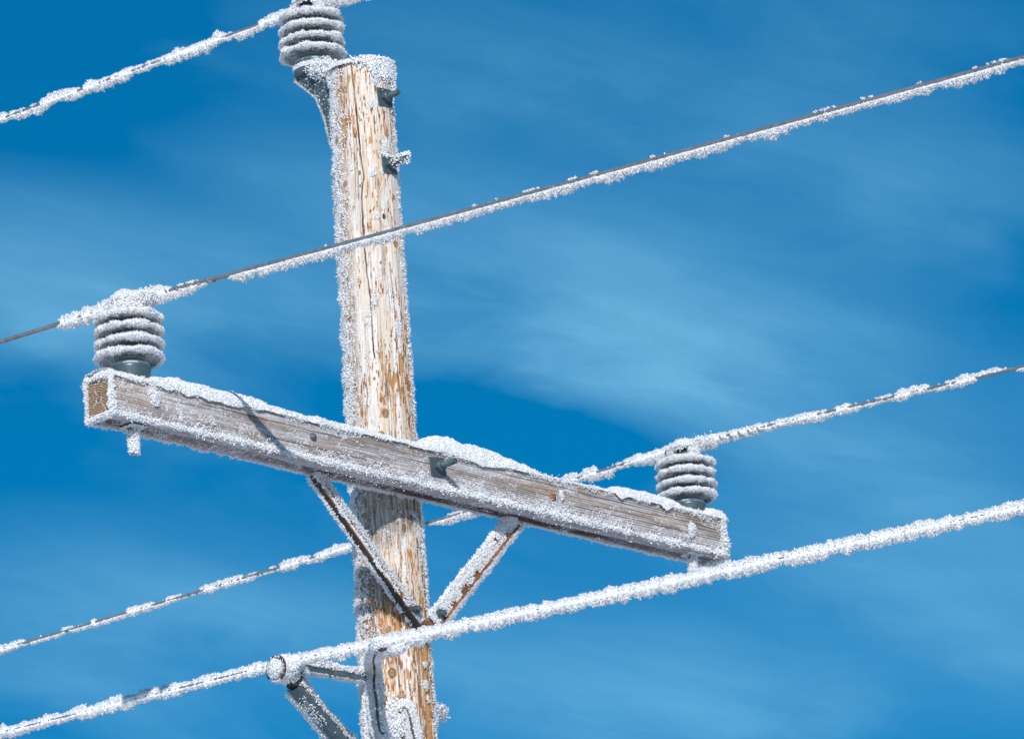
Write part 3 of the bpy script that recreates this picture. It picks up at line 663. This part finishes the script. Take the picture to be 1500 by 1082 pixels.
# ------------------------------------------------------------ insulators
SH = [.074, .111, .149, .186]
def shed_profile(z):
    return [(.040, z + .021), (.050, z + .019), (.068, z + .012), (.080, z + .004), (.084, z), (.0845, z - .002), (.0835, z - .0045), (.080, z - .004), (.070, z + .002), (.058, z + .005), (.050, z + .003), (.040, z - .002)]
def make_insulator(label, loc, wire_side, gap, pin, wire_slope, seed, wz, cut=0.0):
    t = thing('insulator', label, 'insulator', loc, 'ribbed porcelain line post insulators')
    m = MB(); lathe(m, [(0.0005, cut), (.052, cut), (.0535, cut + .003), (.0575, .042), (.059, .047), (.056, .050), (.0005, .050)], 56); m.part('ferrule', M_FERR, t, smooth=True)
    m = MB(); lathe(m, [(.0005, .0505), (.0535, .0505), (.056, .055), (.052, .061), (.046, .063), (.0005, .063)], 56); m.part('cement_ring', M_RING, t, smooth=True)
    m = MB(); lathe(m, [(.0005, .0635), (.047, .0635), (.044, .09), (.043, .195), (.036, .210), (.027, .217), (.0265, .236), (.0005, .2365)], 48); m.part('core', M_PORC, t, smooth=True)
    for z in SH:
        m = MB(); lathe(m, shed_profile(z), 64); m.part('shed', M_PORC, t, smooth=True)
    m = MB(); lathe(m, [(.0005, .237), (.030, .237), (.0365, .241), (.0375, .249), (.034, .257), (.024, .262), (.0005, .264)], 48); m.part('head', M_IRON, t, smooth=True)
    if pin:
        m = MB(); cyl(m, (0, 0, -.02), (0, 0, -.196), .009, n=14); p_ = m.part('pin', M_STEEL, t)
        m = MB(); box(m, (0, 0, -.1195), .026, .026, .0025); m.part('washer', M_STEEL, p_, bev=.001)
        m = MB(); cyl(m, (0, 0, -.1225), (0, 0, -.137), .017, n=6); m.part('nut', M_STEEL, p_, bev=.001)
    # tie wire: a loop round the neck and a few turns along the conductor
    m = MB(); th = np.linspace(0, 2 * np.pi, 40); tube(m, np.stack([.0285 * np.cos(th), .0285 * np.sin(th), .226 + .002 * np.sin(3 * th)], 1), .0022, 6, False)
    for sg, ln in ((-1, .30), (1, .10)):
        q = np.linspace(0, 1, 150); tr = 7 if sg < 0 else 4; sl = wire_slope[0] if sg < 0 else wire_slope[1]
        yy_ = sg * (.03 + ln * q); rw = .0075 - .0 * q
        tube(m, np.stack([wire_side + rw * np.cos(q * tr * 6.283), yy_, wz + sl * yy_ + rw * np.sin(q * tr * 6.283)], 1), .0024, 6, False)
    m.part('tie_wire', M_WIRE, t, smooth=True)
    f = MB()
    for i, z in enumerate(SH):           # rime rolls on every rim
        n_ = 110; th = np.linspace(0, 2 * np.pi, n_, endpoint=False); ps = np.linspace(0, 2 * np.pi, 12, endpoint=False)
        TH, PS = np.meshgrid(th, ps, indexing='ij'); am = .0046 + .0110 * (fbm(np.cos(TH) * 5 + 9, np.sin(TH) * 5 + 9, i * 7 + seed, 301, 3) - .35)
        cr = .0835 + am * .55; rr_ = am * (1 + .6 * (noise(np.cos(TH) * 22 + 40, np.sin(TH) * 22 + 40, PS * 1.6 + seed, 302) - .5))
        rad_ = cr + rr_ * np.cos(PS); zz_ = z + .0065 + rr_ * .58 * np.sin(PS)
        V = np.stack([rad_ * np.cos(TH), rad_ * np.sin(TH), zz_], -1).reshape(-1, 3); Q = grid_faces(n_, 12, True, True)
        f.add(V, Q=Q)
        T = q2t(Q); a_ = V[T[:, 0]]; nn = np.cross(V[T[:, 1]] - a_, V[T[:, 2]] - a_); ctr = np.stack([.085 * np.cos(np.arctan2(a_[:, 1], a_[:, 0])), .085 * np.sin(np.arctan2(a_[:, 1], a_[:, 0])), np.full(len(a_), z)], 1)
        if np.mean(np.sum(nn * (a_ - ctr), 1)) < 0: T = T[:, ::-1]
        frosted(f, V, T, 6500, .0078, .0025, clump=.6, seed=seed + i, ref=lambda P: np.stack([P[:, 0] / np.hypot(P[:, 0], P[:, 1]) * .086, P[:, 1] / np.hypot(P[:, 0], P[:, 1]) * .086, np.full(len(P), z + .0065)], 1))
        n2 = 2600; th = rng.uniform(0, 6.283, n2); r_ = rng.uniform(.044, .083, n2)     # top of the shed
        P = np.stack([r_ * np.cos(th), r_ * np.sin(th), z + .018 - (r_ - .05) * .4], 1); crystals(f, P, np.tile([0, 0, 1.], (n2, 1)) + P * [6, 6, 0], .006, .003, .6)
        n3 = 1700 if i else 1300; th = rng.uniform(0, 6.283, n3); r_ = rng.uniform(.045, .083, n3); k = rng.random(n3) < .28 + .7 * sstep(.45, .65, noise(np.cos(th) * 6 + 9, np.sin(th) * 6 + 9, i * 5 + seed, 303))
        P = np.stack([r_ * np.cos(th), r_ * np.sin(th), z + .003 - .006 * (r_ > .075)], 1)[k]; crystals(f, P, np.tile([0, 0, -1.], (len(P), 1)) + P * [7, 7, 0], .0028, .0012, .6)
    # cap on the head
    nr_, nt_ = 16, 60; RO, TH = np.meshgrid(np.linspace(0, 1, nr_), np.linspace(0, 2 * np.pi, nt_, endpoint=False), indexing='ij')
    rd = .046 * RO * (.92 + .2 * noise(np.cos(TH) * 3 + 5, np.sin(TH) * 3 + 5, seed, 305)); zc = .252 + .021 * np.sqrt(np.clip(1 - RO ** 2, 0, 1)) - .008 * RO ** 3 + .008 * (fbm(rd * np.cos(TH) * 90 + 9, rd * np.sin(TH) * 90 + 9, seed, 306) - .5)
    V = np.stack([rd * np.cos(TH), rd * np.sin(TH), zc], -1).reshape(-1, 3); Q = grid_faces(nr_, nt_, wrap_v=True); f.add(V, Q=Q)
    frosted(f, V, q2t(Q), 5200, .0065, .0028, clump=.5, ref=lambda P: P * 0 + [0, 0, .23])
    n_ = 1800; th = rng.uniform(0, 6.283, n_); P = np.stack([.042 * np.cos(th), .042 * np.sin(th), .246 + rng.normal(0, .004, n_)], 1); crystals(f, P, P * [1, 1, 0], .0065, .0028, .7)
    # masses of rime round the neck; the open gap on the camera's left stays dark when gap
    n_ = 6500; th = rng.uniform(0, 6.283, n_); P = np.stack([1., 1., 1.] * np.ones((n_, 3)), 0)
    rn = rng.uniform(.028, .050, n_); P = np.stack([rn * np.cos(th), rn * np.sin(th), rng.uniform(.205, .240, n_)], 1)
    if gap:
        az = np.arctan2(P[:, 1], P[:, 0]); c0 = math.atan2(-.35, -.95); da = np.abs((az - c0 + np.pi) % (2 * np.pi) - np.pi); k = (da > .75) | (P[:, 2] < .213); P = P[k]
    crystals(f, P, P * [1, 1, 0] + [0, 0, .01], .0068, .003, .8)
    for sg in (-1, 1):
        n_ = 3600; q = rng.random(n_); yv_ = sg * (.02 + .085 * q); rs = .020 - .006 * q
        P = np.stack([wire_side + rng.normal(0, 1, n_) * rs * .45, yv_, wz + (wire_slope[0] if sg < 0 else wire_slope[1]) * yv_ + rng.normal(0, 1, n_) * rs * .5 - .004], 1)
        crystals(f, P, P - np.stack([np.full(n_, wire_side), yv_, wz + 0 * q], 1), .0075, .0032, .7)
    if pin:
        n_ = 1500; th = rng.uniform(0, 6.283, n_); rn = rng.uniform(.008, .015, n_); k = (th > 3.6) | (rng.random(n_) < .45)
        P = np.stack([rn * np.cos(th), rn * np.sin(th), rng.uniform(-.198, -.124, n_)], 1)[k]; crystals(f, P, P * [1, 1, 0] + [0, 0, -.002], .0068, .003, .6)
        n_ = 900; P = np.stack([rng.uniform(-.028, .028, n_), rng.uniform(-.028, .028, n_), np.full(n_, -.122)], 1); k = rng.random(n_) < .6; crystals(f, P[k], np.tile([0, 0, -1.], (k.sum(), 1)) + P[k] * [20, 20, 0], .004, .0022, .7)
    n_ = 1600; th = rng.uniform(0, 6.283, n_); P = np.stack([.056 * np.cos(th), .056 * np.sin(th), cut + rng.uniform(0, .012, n_)], 1); k = rng.random(n_) < (.9 if not pin else .9 * (np.sin(th - .3) > -.2)); crystals(f, P[k], P[k] * [1, 1, 0], .006, .003, .7)
    f.part('frost', M_FROST, t, kind='stuff')
    return t
make_insulator('frosted grey ribbed insulator on the left end of the crossarm above the end grain', (-1.123, -.149, ZH), .028, False, True, (.094, .061), 1, .258)
ri = make_insulator('frosted ribbed insulator on the right end of the crossarm, dark gap under its cap', (1.116, -.149, ZH - .006), .040, True, True, (.094, .0375), 2, .270); ri.scale = (.9, .9, .9)
make_insulator('frosted grey ribbed insulator on the steel bracket beside the pole top', (0, .21, 1.321), .028, True, False, (.15, .043), 3, .252, .030)

# ------------------------------------------------------------ pole top bracket
pb = thing('pole_top_bracket', 'speckled grey steel bracket carrying the upper insulator behind the pole head', 'bracket', (0, .11, 1.0)); BO = (0, .11, 1.0)
def prism_x(mb, prof, x0, x1):
    n_ = len(prof); V = [(x0, y, z) for y, z in prof] + [(x1, y, z) for y, z in prof]
    Q = [(i, (i + 1) % n_, (i + 1) % n_ + n_, i + n_) for i in range(n_)]; T = [(0, i, i + 1) for i in range(1, n_ - 1)] + [(n_, n_ + i + 1, n_ + i) for i in range(1, n_ - 1)]
    return mb.add(V, T=T, Q=Q)
gus = [(.098, 1.329), (.098, 1.06), (.106, 1.05), (.117, 1.09), (.132, 1.165), (.165, 1.245), (.246, 1.319), (.246, 1.329)]
m = MB(); prism_x(m, gus, -.036, -.030); m.part('gusset', M_STEEL, pb, BO, bev=.001)
m = MB(); prism_x(m, gus, .030, .036); m.part('gusset', M_STEEL, pb, BO, bev=.001)
m = MB(); box(m, (0, .19, 1.3255), .0295, .055, .003); m.part('web', M_STEEL, pb, BO)
m = MB(); box(m, (0, .105, 1.16), .0295, .003, .135); m.part('back_plate', M_STEEL, pb, BO, bev=.001)
m = MB(); lathe(m, [(.0005, 1.3295), (.052, 1.3295), (.058, 1.334), (.058, 1.346), (.054, 1.3505), (.0005, 1.3505)], 48, (0, .21, 0)); m.part('seat_plate', M_STEEL, pb, BO, smooth=True)
f = MB(); G_ = np.array([(.117, 1.09), (.132, 1.165), (.165, 1.245), (.246, 1.319), (.246, 1.329)])
t_ = rng.uniform(0, 4, 5200); P2 = np.stack([np.interp(t_, range(5), G_[:, 0]), np.interp(t_, range(5), G_[:, 1])], 1)
P = np.stack([rng.choice([-.033, .033], 5200) + rng.normal(0, .003, 5200), P2[:, 0] + .002, P2[:, 1]], 1); crystals(f, P, np.tile([-.5, 1., -.4], (5200, 1)), .0048, .0022, .6)
P = np.stack([np.full(5200, -.0365), rng.uniform(.10, .262, 5200), rng.uniform(1.05, 1.33, 5200)], 1)
ins = np.interp(P[:, 2], G_[:, 1][:4], G_[:, 0][:4]) > P[:, 1]; k = ins & (rng.random(5200) < .10 + .8 * sstep(1.29, 1.33, P[:, 2]) * sstep(.19, .13, P[:, 1])); crystals(f, P[k], np.tile([-1., 0, 0], (k.sum(), 1)), .0032, .0018, .6)
n_ = 2600; P = np.stack([-.03 + rng.normal(0, .018, n_), .135 + rng.normal(0, .016, n_), 1.325 + rng.normal(0, .012, n_)], 1); crystals(f, P, P - [.02, .16, 1.32], .008, .003, .7)
f.part('frost', M_FROST, pb, BO, kind='stuff')

# ------------------------------------------------------------ neutral bracket, spool
nb = thing('neutral_bracket', 'frosted grey steel stand-off bracket holding the lowest wire left of the pole', 'bracket', (-.1, 0, -.9)); NO = (-.1, 0, -.9)
def bar(name, p0, p1, hw, ht, matl, parent, org):
    p0, p1 = np.asarray(p0, float), np.asarray(p1, float); a, b, d = frame(p1 - p0); yv = np.array([0, 1., 0]); n = unit(np.cross(d, yv)); m = MB(); box(m, (p0 + p1) / 2, hw, ht, np.linalg.norm(p1 - p0) / 2, (yv, n, d)); return m.part(name, matl, parent, org, bev=.0015)
bar('upper_arm', (-.100, 0, -.600), (-.385, 0, -.607), .013, .009, M_STEEL, nb, NO)
m = MB(); P0, P1 = np.array([-.412, 0, -.668]), np.array([-.100, 0, -.905]); d = unit(P1 - P0); nn = unit(np.cross(d, [0, 1., 0]))
w_ = np.linspace(-1, 1, 9); pr = np.stack([w_ * .027, -.012 * (1 - w_ ** 2)], 1); pr = np.concatenate([pr, pr[::-1] - [0, .004]]); V = [P + np.array([0, a, 0]) + nn * b for P in (P0, P1) for a, b in pr]
npz = len(pr); m.add(V, Q=[(i, (i + 1) % npz, (i + 1) % npz + npz, i + npz) for i in range(npz)]); m.part('strut', M_STEEL, nb, NO, smooth=False)
m = MB(); box(m, (-.1075, 0, -.74), .004, .026, .21); m.part('back_plate', M_STEEL, nb, NO, bev=.001)
m = MB(); tube(m, spline([(-.385, 0, -.607), (-.398, 0, -.615), (-.408, 0, -.640), (-.418, 0, -.670)], 14), .018, 12); m.part('elbow', M_IRON, nb, NO, smooth=True)
m = MB(); cyl(m, (.08, 0, -.655), (.168, 0, -.655), .0095, n=14); cyl(m, (.112, 0, -.655), (.126, 0, -.655), .017, n=6); bt = m.part('through_bolt', M_STEEL, nb, NO)
f = MB(); n_ = 2400; q = rng.random(n_); P = np.stack([.118 + .062 * q, rng.normal(0, .008, n_), -.655 + rng.normal(0, .009, n_)], 1); crystals(f, P, P - [.12, 0, -.655], .0072, .003, .7)
def bar_frost(p0, p1, n_, hy, off, out, L, sp, thr=.2, seed=0):
    p0, p1 = np.asarray(p0, float), np.asarray(p1, float); t_ = rng.random(n_); am = fbm(t_ * 12, 0, seed, 400 + seed, 3); k = rng.random(n_) < sstep(thr - .1, thr + .1, am); t_, am = t_[k], am[k]; q = len(t_)
    P = p0 + t_[:, None] * (p1 - p0) + np.asarray(off) + np.stack([np.zeros(q), rng.uniform(-hy, hy, q), np.zeros(q)], 1) + np.asarray(out) * (rng.random((q, 1)) * sp * (.5 + am)[:, None])
    crystals(f, P, np.asarray(out, float) + np.zeros((q, 3)), L * (.5 + am), .003, .7)
bar_frost((-.100, 0, -.600), (-.385, 0, -.607), 5200, .016, (0, 0, .007), (0, -.15, 1), .008, .014, .1, 1)
bar_frost((-.100, 0, -.600), (-.385, 0, -.607), 1200, .013, (0, 0, -.009), (0, .2, -1), .0055, .002, .3, 2)
bar_frost(P0, P1, 9000, .030, nn * (-.004 if nn[2] > 0 else .004) + np.array([0, 0, .010]), (.75, 0, .66), .0085, .020, .1, 3)
bar_frost(P0, P1, 1800, .006, (0, .028, -.010), (-.4, .8, -.6), .006, .004, .2, 4)
bar_frost(P0, P1, 900, .026, (-.008, 0, -.012), (-.6, -.3, -.8), .003, .001, .52, 5)
bar_frost((-.400, 0, -.61), (-.415, 0, -.668), 2600, .014, (.01, 0, 0), (.9, -.5, 0), .008, .012, .1, 6)
bar_frost((-.11, 0, -.95), (-.11, 0, -.53), 4600, .028, (-.002, 0, 0), (-1, -.3, 0), .006, .006, .3, 7)
f.part('frost', M_FROST, nb, NO, kind='stuff')

sp = thing('spool_insulator', 'small round frosted spool insulator at the outer end of the lower bracket', 'insulator', (-.445, 0, -.625)); SO = (-.445, 0, -.625)
def lathe_x(mb, prof, n, c):
    prof = np.asarray(prof, float); th = np.linspace(0, 2 * np.pi, n, endpoint=False)
    V = np.stack([np.broadcast_to(prof[:, None, 1], (len(prof), n)), prof[:, None, 0] * np.cos(th), prof[:, None, 0] * np.sin(th)], -1)
    return mb.add(V.reshape(-1, 3) + np.asarray(c), Q=grid_faces(len(prof), n, wrap_v=True))
m = MB(); lathe_x(m, [(.0005, -.028), (.026, -.028), (.034, -.022), (.035, -.014), (.026, -.008), (.021, 0), (.026, .008), (.035, .014), (.034, .022), (.026, .028), (.0005, .028)], 40, SO); m.part('spool', M_RING, sp, SO, smooth=True)
m = MB(); th = np.linspace(-.6, 4.2, 40); tube(m, np.stack([-.445 - .034 + 0 * th, .037 * np.cos(th), -.625 + .037 * np.sin(th)], 1), .0038, 8); m.part('clevis_ring', M_IRON, sp, SO, smooth=True)
m = MB(); th = np.linspace(-2.6, 1.4, 40); tube(m, np.stack([-.445 + .036 + 0 * th, .037 * np.cos(th), -.625 + .037 * np.sin(th)], 1), .0042, 8); m.part('clevis_ring', M_IRON, sp, SO, smooth=True)
m = MB(); cyl(m, (-.492, 0, -.625), (-.395, 0, -.625), .008, n=14); cyl(m, (-.492, 0, -.625), (-.484, 0, -.625), .015, n=6); m.part('pin', M_IRON, sp, SO)
f = MB()
for (c_, r_, n_, sx) in [((-.478, 0, -.625), .026, 3400, .4), ((-.445, 0, -.600), .022, 1800, 1), ((-.445, -.035, -.625), .016, 1100, 1), ((-.445, .035, -.622), .018, 1300, 1), ((-.415, -.02, -.603), .02, 1500, 1)]:
    P = np.asarray(c_) + unit(rng.normal(size=(n_, 3))) * r_ * (rng.random((n_, 1)) ** .4) * [sx, 1, 1]
    if c_[0] < -.47:
        q = np.hypot(P[:, 1], P[:, 2] + .625); an = np.arctan2(P[:, 2] + .625, P[:, 1]); P = P[~((q > .016) & (q < .020) & (rng.random(len(q)) < .9))]
        P[:, 0] -= .006
    crystals(f, P, P - np.asarray(c_) + [-.006, 0, 0], .006, .0028, .7)
th = rng.uniform(0, 6.283, 3800); P = np.stack([-.445 + rng.uniform(-.036, .03, 3800), .034 * np.cos(th), -.625 + .034 * np.sin(th)], 1)
k = (np.sin(th) > -.2) | (rng.random(3800) < .25); crystals(f, P[k], (P[k] - SO) * [0, 1, 1], .0068, .0028, .7)
f.part('frost', M_FROST, sp, SO, kind='stuff')

# ------------------------------------------------------------ line wires
def power_wire(label, x, y0, z0, an, af, r, frost_spec, seed, twist=34.0, b=.0012, yr=(-4.6, 3.9)):
    """an/af: slope toward the viewer / away; frost_spec: list of (y, up, down, patchiness)"""
    t = thing('power_line', label, 'power line', (x, y0, z0), 'frosted line wires'); org = (x, y0, z0)
    def zf(y):
        d_ = y - y0; w_ = .05; s_ = .5 * (1 + np.tanh(d_ / w_)); return z0 + (an * (1 - s_) + af * s_) * d_ + b * d_ ** 2
    y = np.concatenate([np.linspace(-42, yr[0], 40)[:-1], np.arange(yr[0], yr[1], .0045), np.linspace(yr[1], 42, 40)])
    n_ = 18; th = np.linspace(0, 2 * np.pi, n_, endpoint=False); tw = np.clip(y, *yr) * twist
    TH = th[None]; lob = .86 + .14 * np.abs(np.cos(3 * (TH + tw[:, None]))) ** .6
    rad_ = r * lob; z = zf(y)
    V = np.stack([x + rad_ * np.cos(TH), np.broadcast_to(y[:, None], rad_.shape), z[:, None] + rad_ * np.sin(TH)], -1).reshape(-1, 3)
    part('conductor', V, grid_faces(len(y), n_, wrap_v=True)[:, ::-1], M_WIRE, t, smooth=False, world_origin=org)
    fs = np.array(frost_spec, float); fs = fs[np.argsort(fs[:, 0])]
    ys = np.arange(fs[0, 0], fs[-1, 0], .0028); up0 = np.interp(ys, fs[:, 0], fs[:, 1]); dn0 = np.interp(ys, fs[:, 0], fs[:, 2]); pt = np.interp(ys, fs[:, 0], fs[:, 3])
    n1 = fbm(ys * 17, 0, seed, 501, 2); n2 = fbm(ys * 13, 5, seed, 502, 2); n3 = noise(ys * 95, 0, seed, 503); n4 = noise(ys * 110, 3, seed, 504); n5 = noise(ys * 48, 0, seed, 505)
    up = up0 * ((1 - pt) + pt * 1.5 * sstep(.36, .66, n1)) * (.50 + .55 * n3 + .45 * n5)
    dn = dn0 * ((1 - pt) + pt * 1.5 * sstep(.34, .64, n2)) * (.50 + .65 * n4 + .40 * noise(ys * 40, 7, seed, 506))
    P = np.stack([np.full(len(ys), x), ys, zf(ys)], 1)
    st = .15 * (up + dn) + .0028; up = up * .86; dn = dn * .86; su = np.where(up > .003, up + r * .5, r * .55); sd = np.where(dn > .003, dn + r * .6, r * .55); st = np.where((up < .003) & (dn < .003), r * .5, np.minimum(st, np.where(up > .005, .009, r * .70)))
    V, F = lump_tube(P, su * .86, sd * .86, st, 16, seed, .34, 170., .16); F = F[:, ::-1]
    f = MB(); f.add(V, Q=F)
    ln = ys[-1] - ys[0]
    fat = lambda P_, N_: np.interp(P_[:, 1], ys, sstep(.002, .006, up + dn)) * (np.abs(P_[:, 2] - zf(P_[:, 1])) > r * (.80 + .3 * np.interp(P_[:, 1], ys, (up < .004) * 1.)) + .0 * P_[:, 0])
    frosted(f, V, q2t(F), int(ln * 6500), .0046, .0018, dens=fat, jit=.7, ref=lambda P_: np.stack([np.full(len(P_), x), P_[:, 1], zf(P_[:, 1])], 1))
    for sgn, hgt, base in ((1, up, up0), (-1, dn, dn0)):
        q = int(ln * 3400); i = rng.integers(0, len(ys), q); h_ = hgt[i]; k = (h_ > (.0028 if sgn < 0 else .0040)) & (rng.random(q) < .35 + h_ / .03); i, h_ = i[k], h_[k]; q = len(i)
        e = rng.random(q) ** .55
        Pp = P[i] + np.stack([rng.normal(0, 1, q) * (.0010 + .13 * h_ * (1 - .5 * e)) , rng.uniform(-.002, .002, q), sgn * (r * .85 + h_ * .9 * e)], 1)
        if sgn > 0: thin = h_ < .006; Pp[thin, 0] += rng.normal(0, .001, thin.sum())
        dr = np.stack([(Pp[:, 0] - x) * 120, rng.normal(0, .45, q), sgn * np.ones(q)], 1)
        crystals(f, Pp, dr, .0030 + .24 * h_, .0015 + .045 * h_, .42)
    f.part('frost', M_FROST, t, org, kind='stuff')
    return t
power_wire('thickly frosted wire at the top left, tied to the insulator beside the pole top', .028, .21, 1.573, .15, .043, .0052,
           [(-.6, .012, .016, .2), (0, .016, .018, .1), (.12, .018, .020, 0), (.42, .016, .018, .2), (.47, .002, .017, .1), (.56, .003, .017, .3), (.62, .016, .017, .45), (1.0, .014, .016, .5), (1.3, .013, .015, .6), (2.4, .013, .015, .65), (3.4, .008, .01, .6)], 11)
power_wire('taut wire tied to the left insulator, frost hanging only beneath its bare grey strands', -1.095, -.149, .316, .0925, .061, .0064,
           [(-4.4, .0040, .017, .35), (-3.4, .0040, .017, .35), (-2.4, .0038, .019, .3), (-1.5, .0038, .020, .25), (-.9, .0034, .020, .15), (-.56, .001, .019, .0), (-.535, 0, .004, 0), (-.525, 0, 0, 0), (-.455, 0, 0, 0), (-.44, .003, .008, 0), (-.40, .006, .018, 0), (-.30, .004, .022, 0), (-.26, .018, .022, 0), (-.15, .020, .022, 0), (.08, .017, .018, 0), (.155, .012, .016, .1), (.17, .006, .012, 0), (.18, 0, 0, 0), (.3, 0, 0, 0)], 12)
power_wire('thin patchily frosted wire tied to the right insulator and passing behind the crossarm and pole', 1.156, -.149, .300, .0925, .0375, .0050,
           [(-2.6, .008, .007, .8), (-1.6, .011, .007, .8), (-1.3, .009, .007, .75), (-1.0, .010, .010, .65), (-.7, .006, .011, .4), (-.4, .009, .016, .3), (-.15, .012, .018, .1), (-.05, .014, .018, .1), (.1, .014, .018, .5), (.3, .013, .015, .9), (.6, .008, .012, .5), (.75, .007, .022, .1), (.9, .005, .020, .1), (.97, 0, .006, 0), (1.02, 0, 0, 0), (1.25, 0, 0, 0), (1.3, .012, .012, .3), (1.6, .010, .010, .6), (2.4, .008, .008, .6), (3.3, .008, .008, .6)], 13)
power_wire('lowest and thickest frosted wire, crossing before the pole below the braces', -.445, 0, -.600, .0975, .0660, .0058,
           [(-4.4, .014, .016, .2), (-3, .015, .018, .2), (-2, .015, .019, .15), (-1, .015, .020, .1), (-.4, .016, .022, .1), (-.05, .014, .016, .1), (.05, .014, .012, .1), (.4, .015, .013, .3), (.9, .014, .013, .35), (1.6, .014, .014, .4), (2.4, .012, .012, .5)], 14)

# ------------------------------------------------------------ grounding cable and its clamp
gc = thing('grounding_cable', 'thin dark cable in white frost, looping down the pole front from the lowest wire', 'cable', (-.11, -.05, -.8)); GO = (-.11, -.05, -.8)
path = spline([(-.44, -.385, -.648), (-.36, -.28, -.635), (-.20, -.11, -.585), (-.125, -.036, -.585), (-.122, -.028, -.618), (-.121, -.032, -.67), (-.120, -.033, -.717), (-.119, -.040, -.760), (-.110, -.062, -.776), (-.097, -.082, -.748), (-.088, -.094, -.715), (-.078, -.102, -.703), (-.068, -.108, -.722), (-.063, -.112, -.76), (-.058, -.115, -.81), (-.058, -.114, -.90), (-.062, -.112, -1.2), (-.064, -.115, -2.2)], 420)
m = MB(); tube(m, path, .0036, 8); m.part('cable', M_COPPER, gc, GO, smooth=True)
f = MB(); dz = sstep(-1.6, -1.2, path[:, 2])
tang = unit(np.gradient(path, axis=0)); camv = unit(CAM - path); lat = unit(np.cross(tang, camv))
for sg in (-1, 1):
    n_ = 9500; i = rng.integers(0, len(path) - 60, n_); wd = (.015 + .012 * fbm(i * .06, sg, 0, 601, 2)) * (1.0 if sg > 0 else .8); e = rng.random(n_)
    P = path[i] + lat[i] * (sg * (.004 + wd * e))[:, None] + camv[i] * (rng.normal(0, .0022, n_) - .006 * e)[:, None]
    crystals(f, P, lat[i] * sg + camv[i] * .3, .0062, .0030, .8)
# rime mass at the foot of the loop
n_ = 3200; P = np.array([-.100, -.075, -.742]) + rng.normal(size=(n_, 3)) * [.012, .012, .026]; q = np.hypot(P[:, 0], P[:, 1]); k = q > .102; crystals(f, P[k], P[k] * [1, 1, 0], .006, .003, .8)
f.part('frost', M_FROST, gc, GO, kind='stuff')
cl = thing('line_clamp', 'frost-caked clamp gripping the lowest wire in front of the pole', 'clamp', (-.445, -.385, -.636)); CO = (-.445, -.385, -.636)
m = MB(); box(m, (-.445, -.385, -.632), .013, .016, .015); box(m, (-.445, -.385, -.655), .008, .010, .010); m.part('jaw', M_STEEL, cl, CO, bev=.002)
m = MB(); tube(m, spline([(-.452, -.385, -.655), (-.452, -.42, -.668), (-.452, -.47, -.672), (-.452, -.505, -.676)], 20), .006, 10); m.part('tail', M_COPPER, cl, CO, smooth=True)
f = MB()
for c_, r_, n_ in [((-.445, -.385, -.640), (.018, .032, .024), 2600), ((-.452, -.46, -.678), (.010, .050, .012), 2400)]:
    P = np.asarray(c_) + unit(rng.normal(size=(n_, 3))) * np.asarray(r_) * rng.random((n_, 1)) ** .4; crystals(f, P, (P - np.asarray(c_)), .0065, .003, .7)
f.part('frost', M_FROST, cl, CO, kind='stuff')
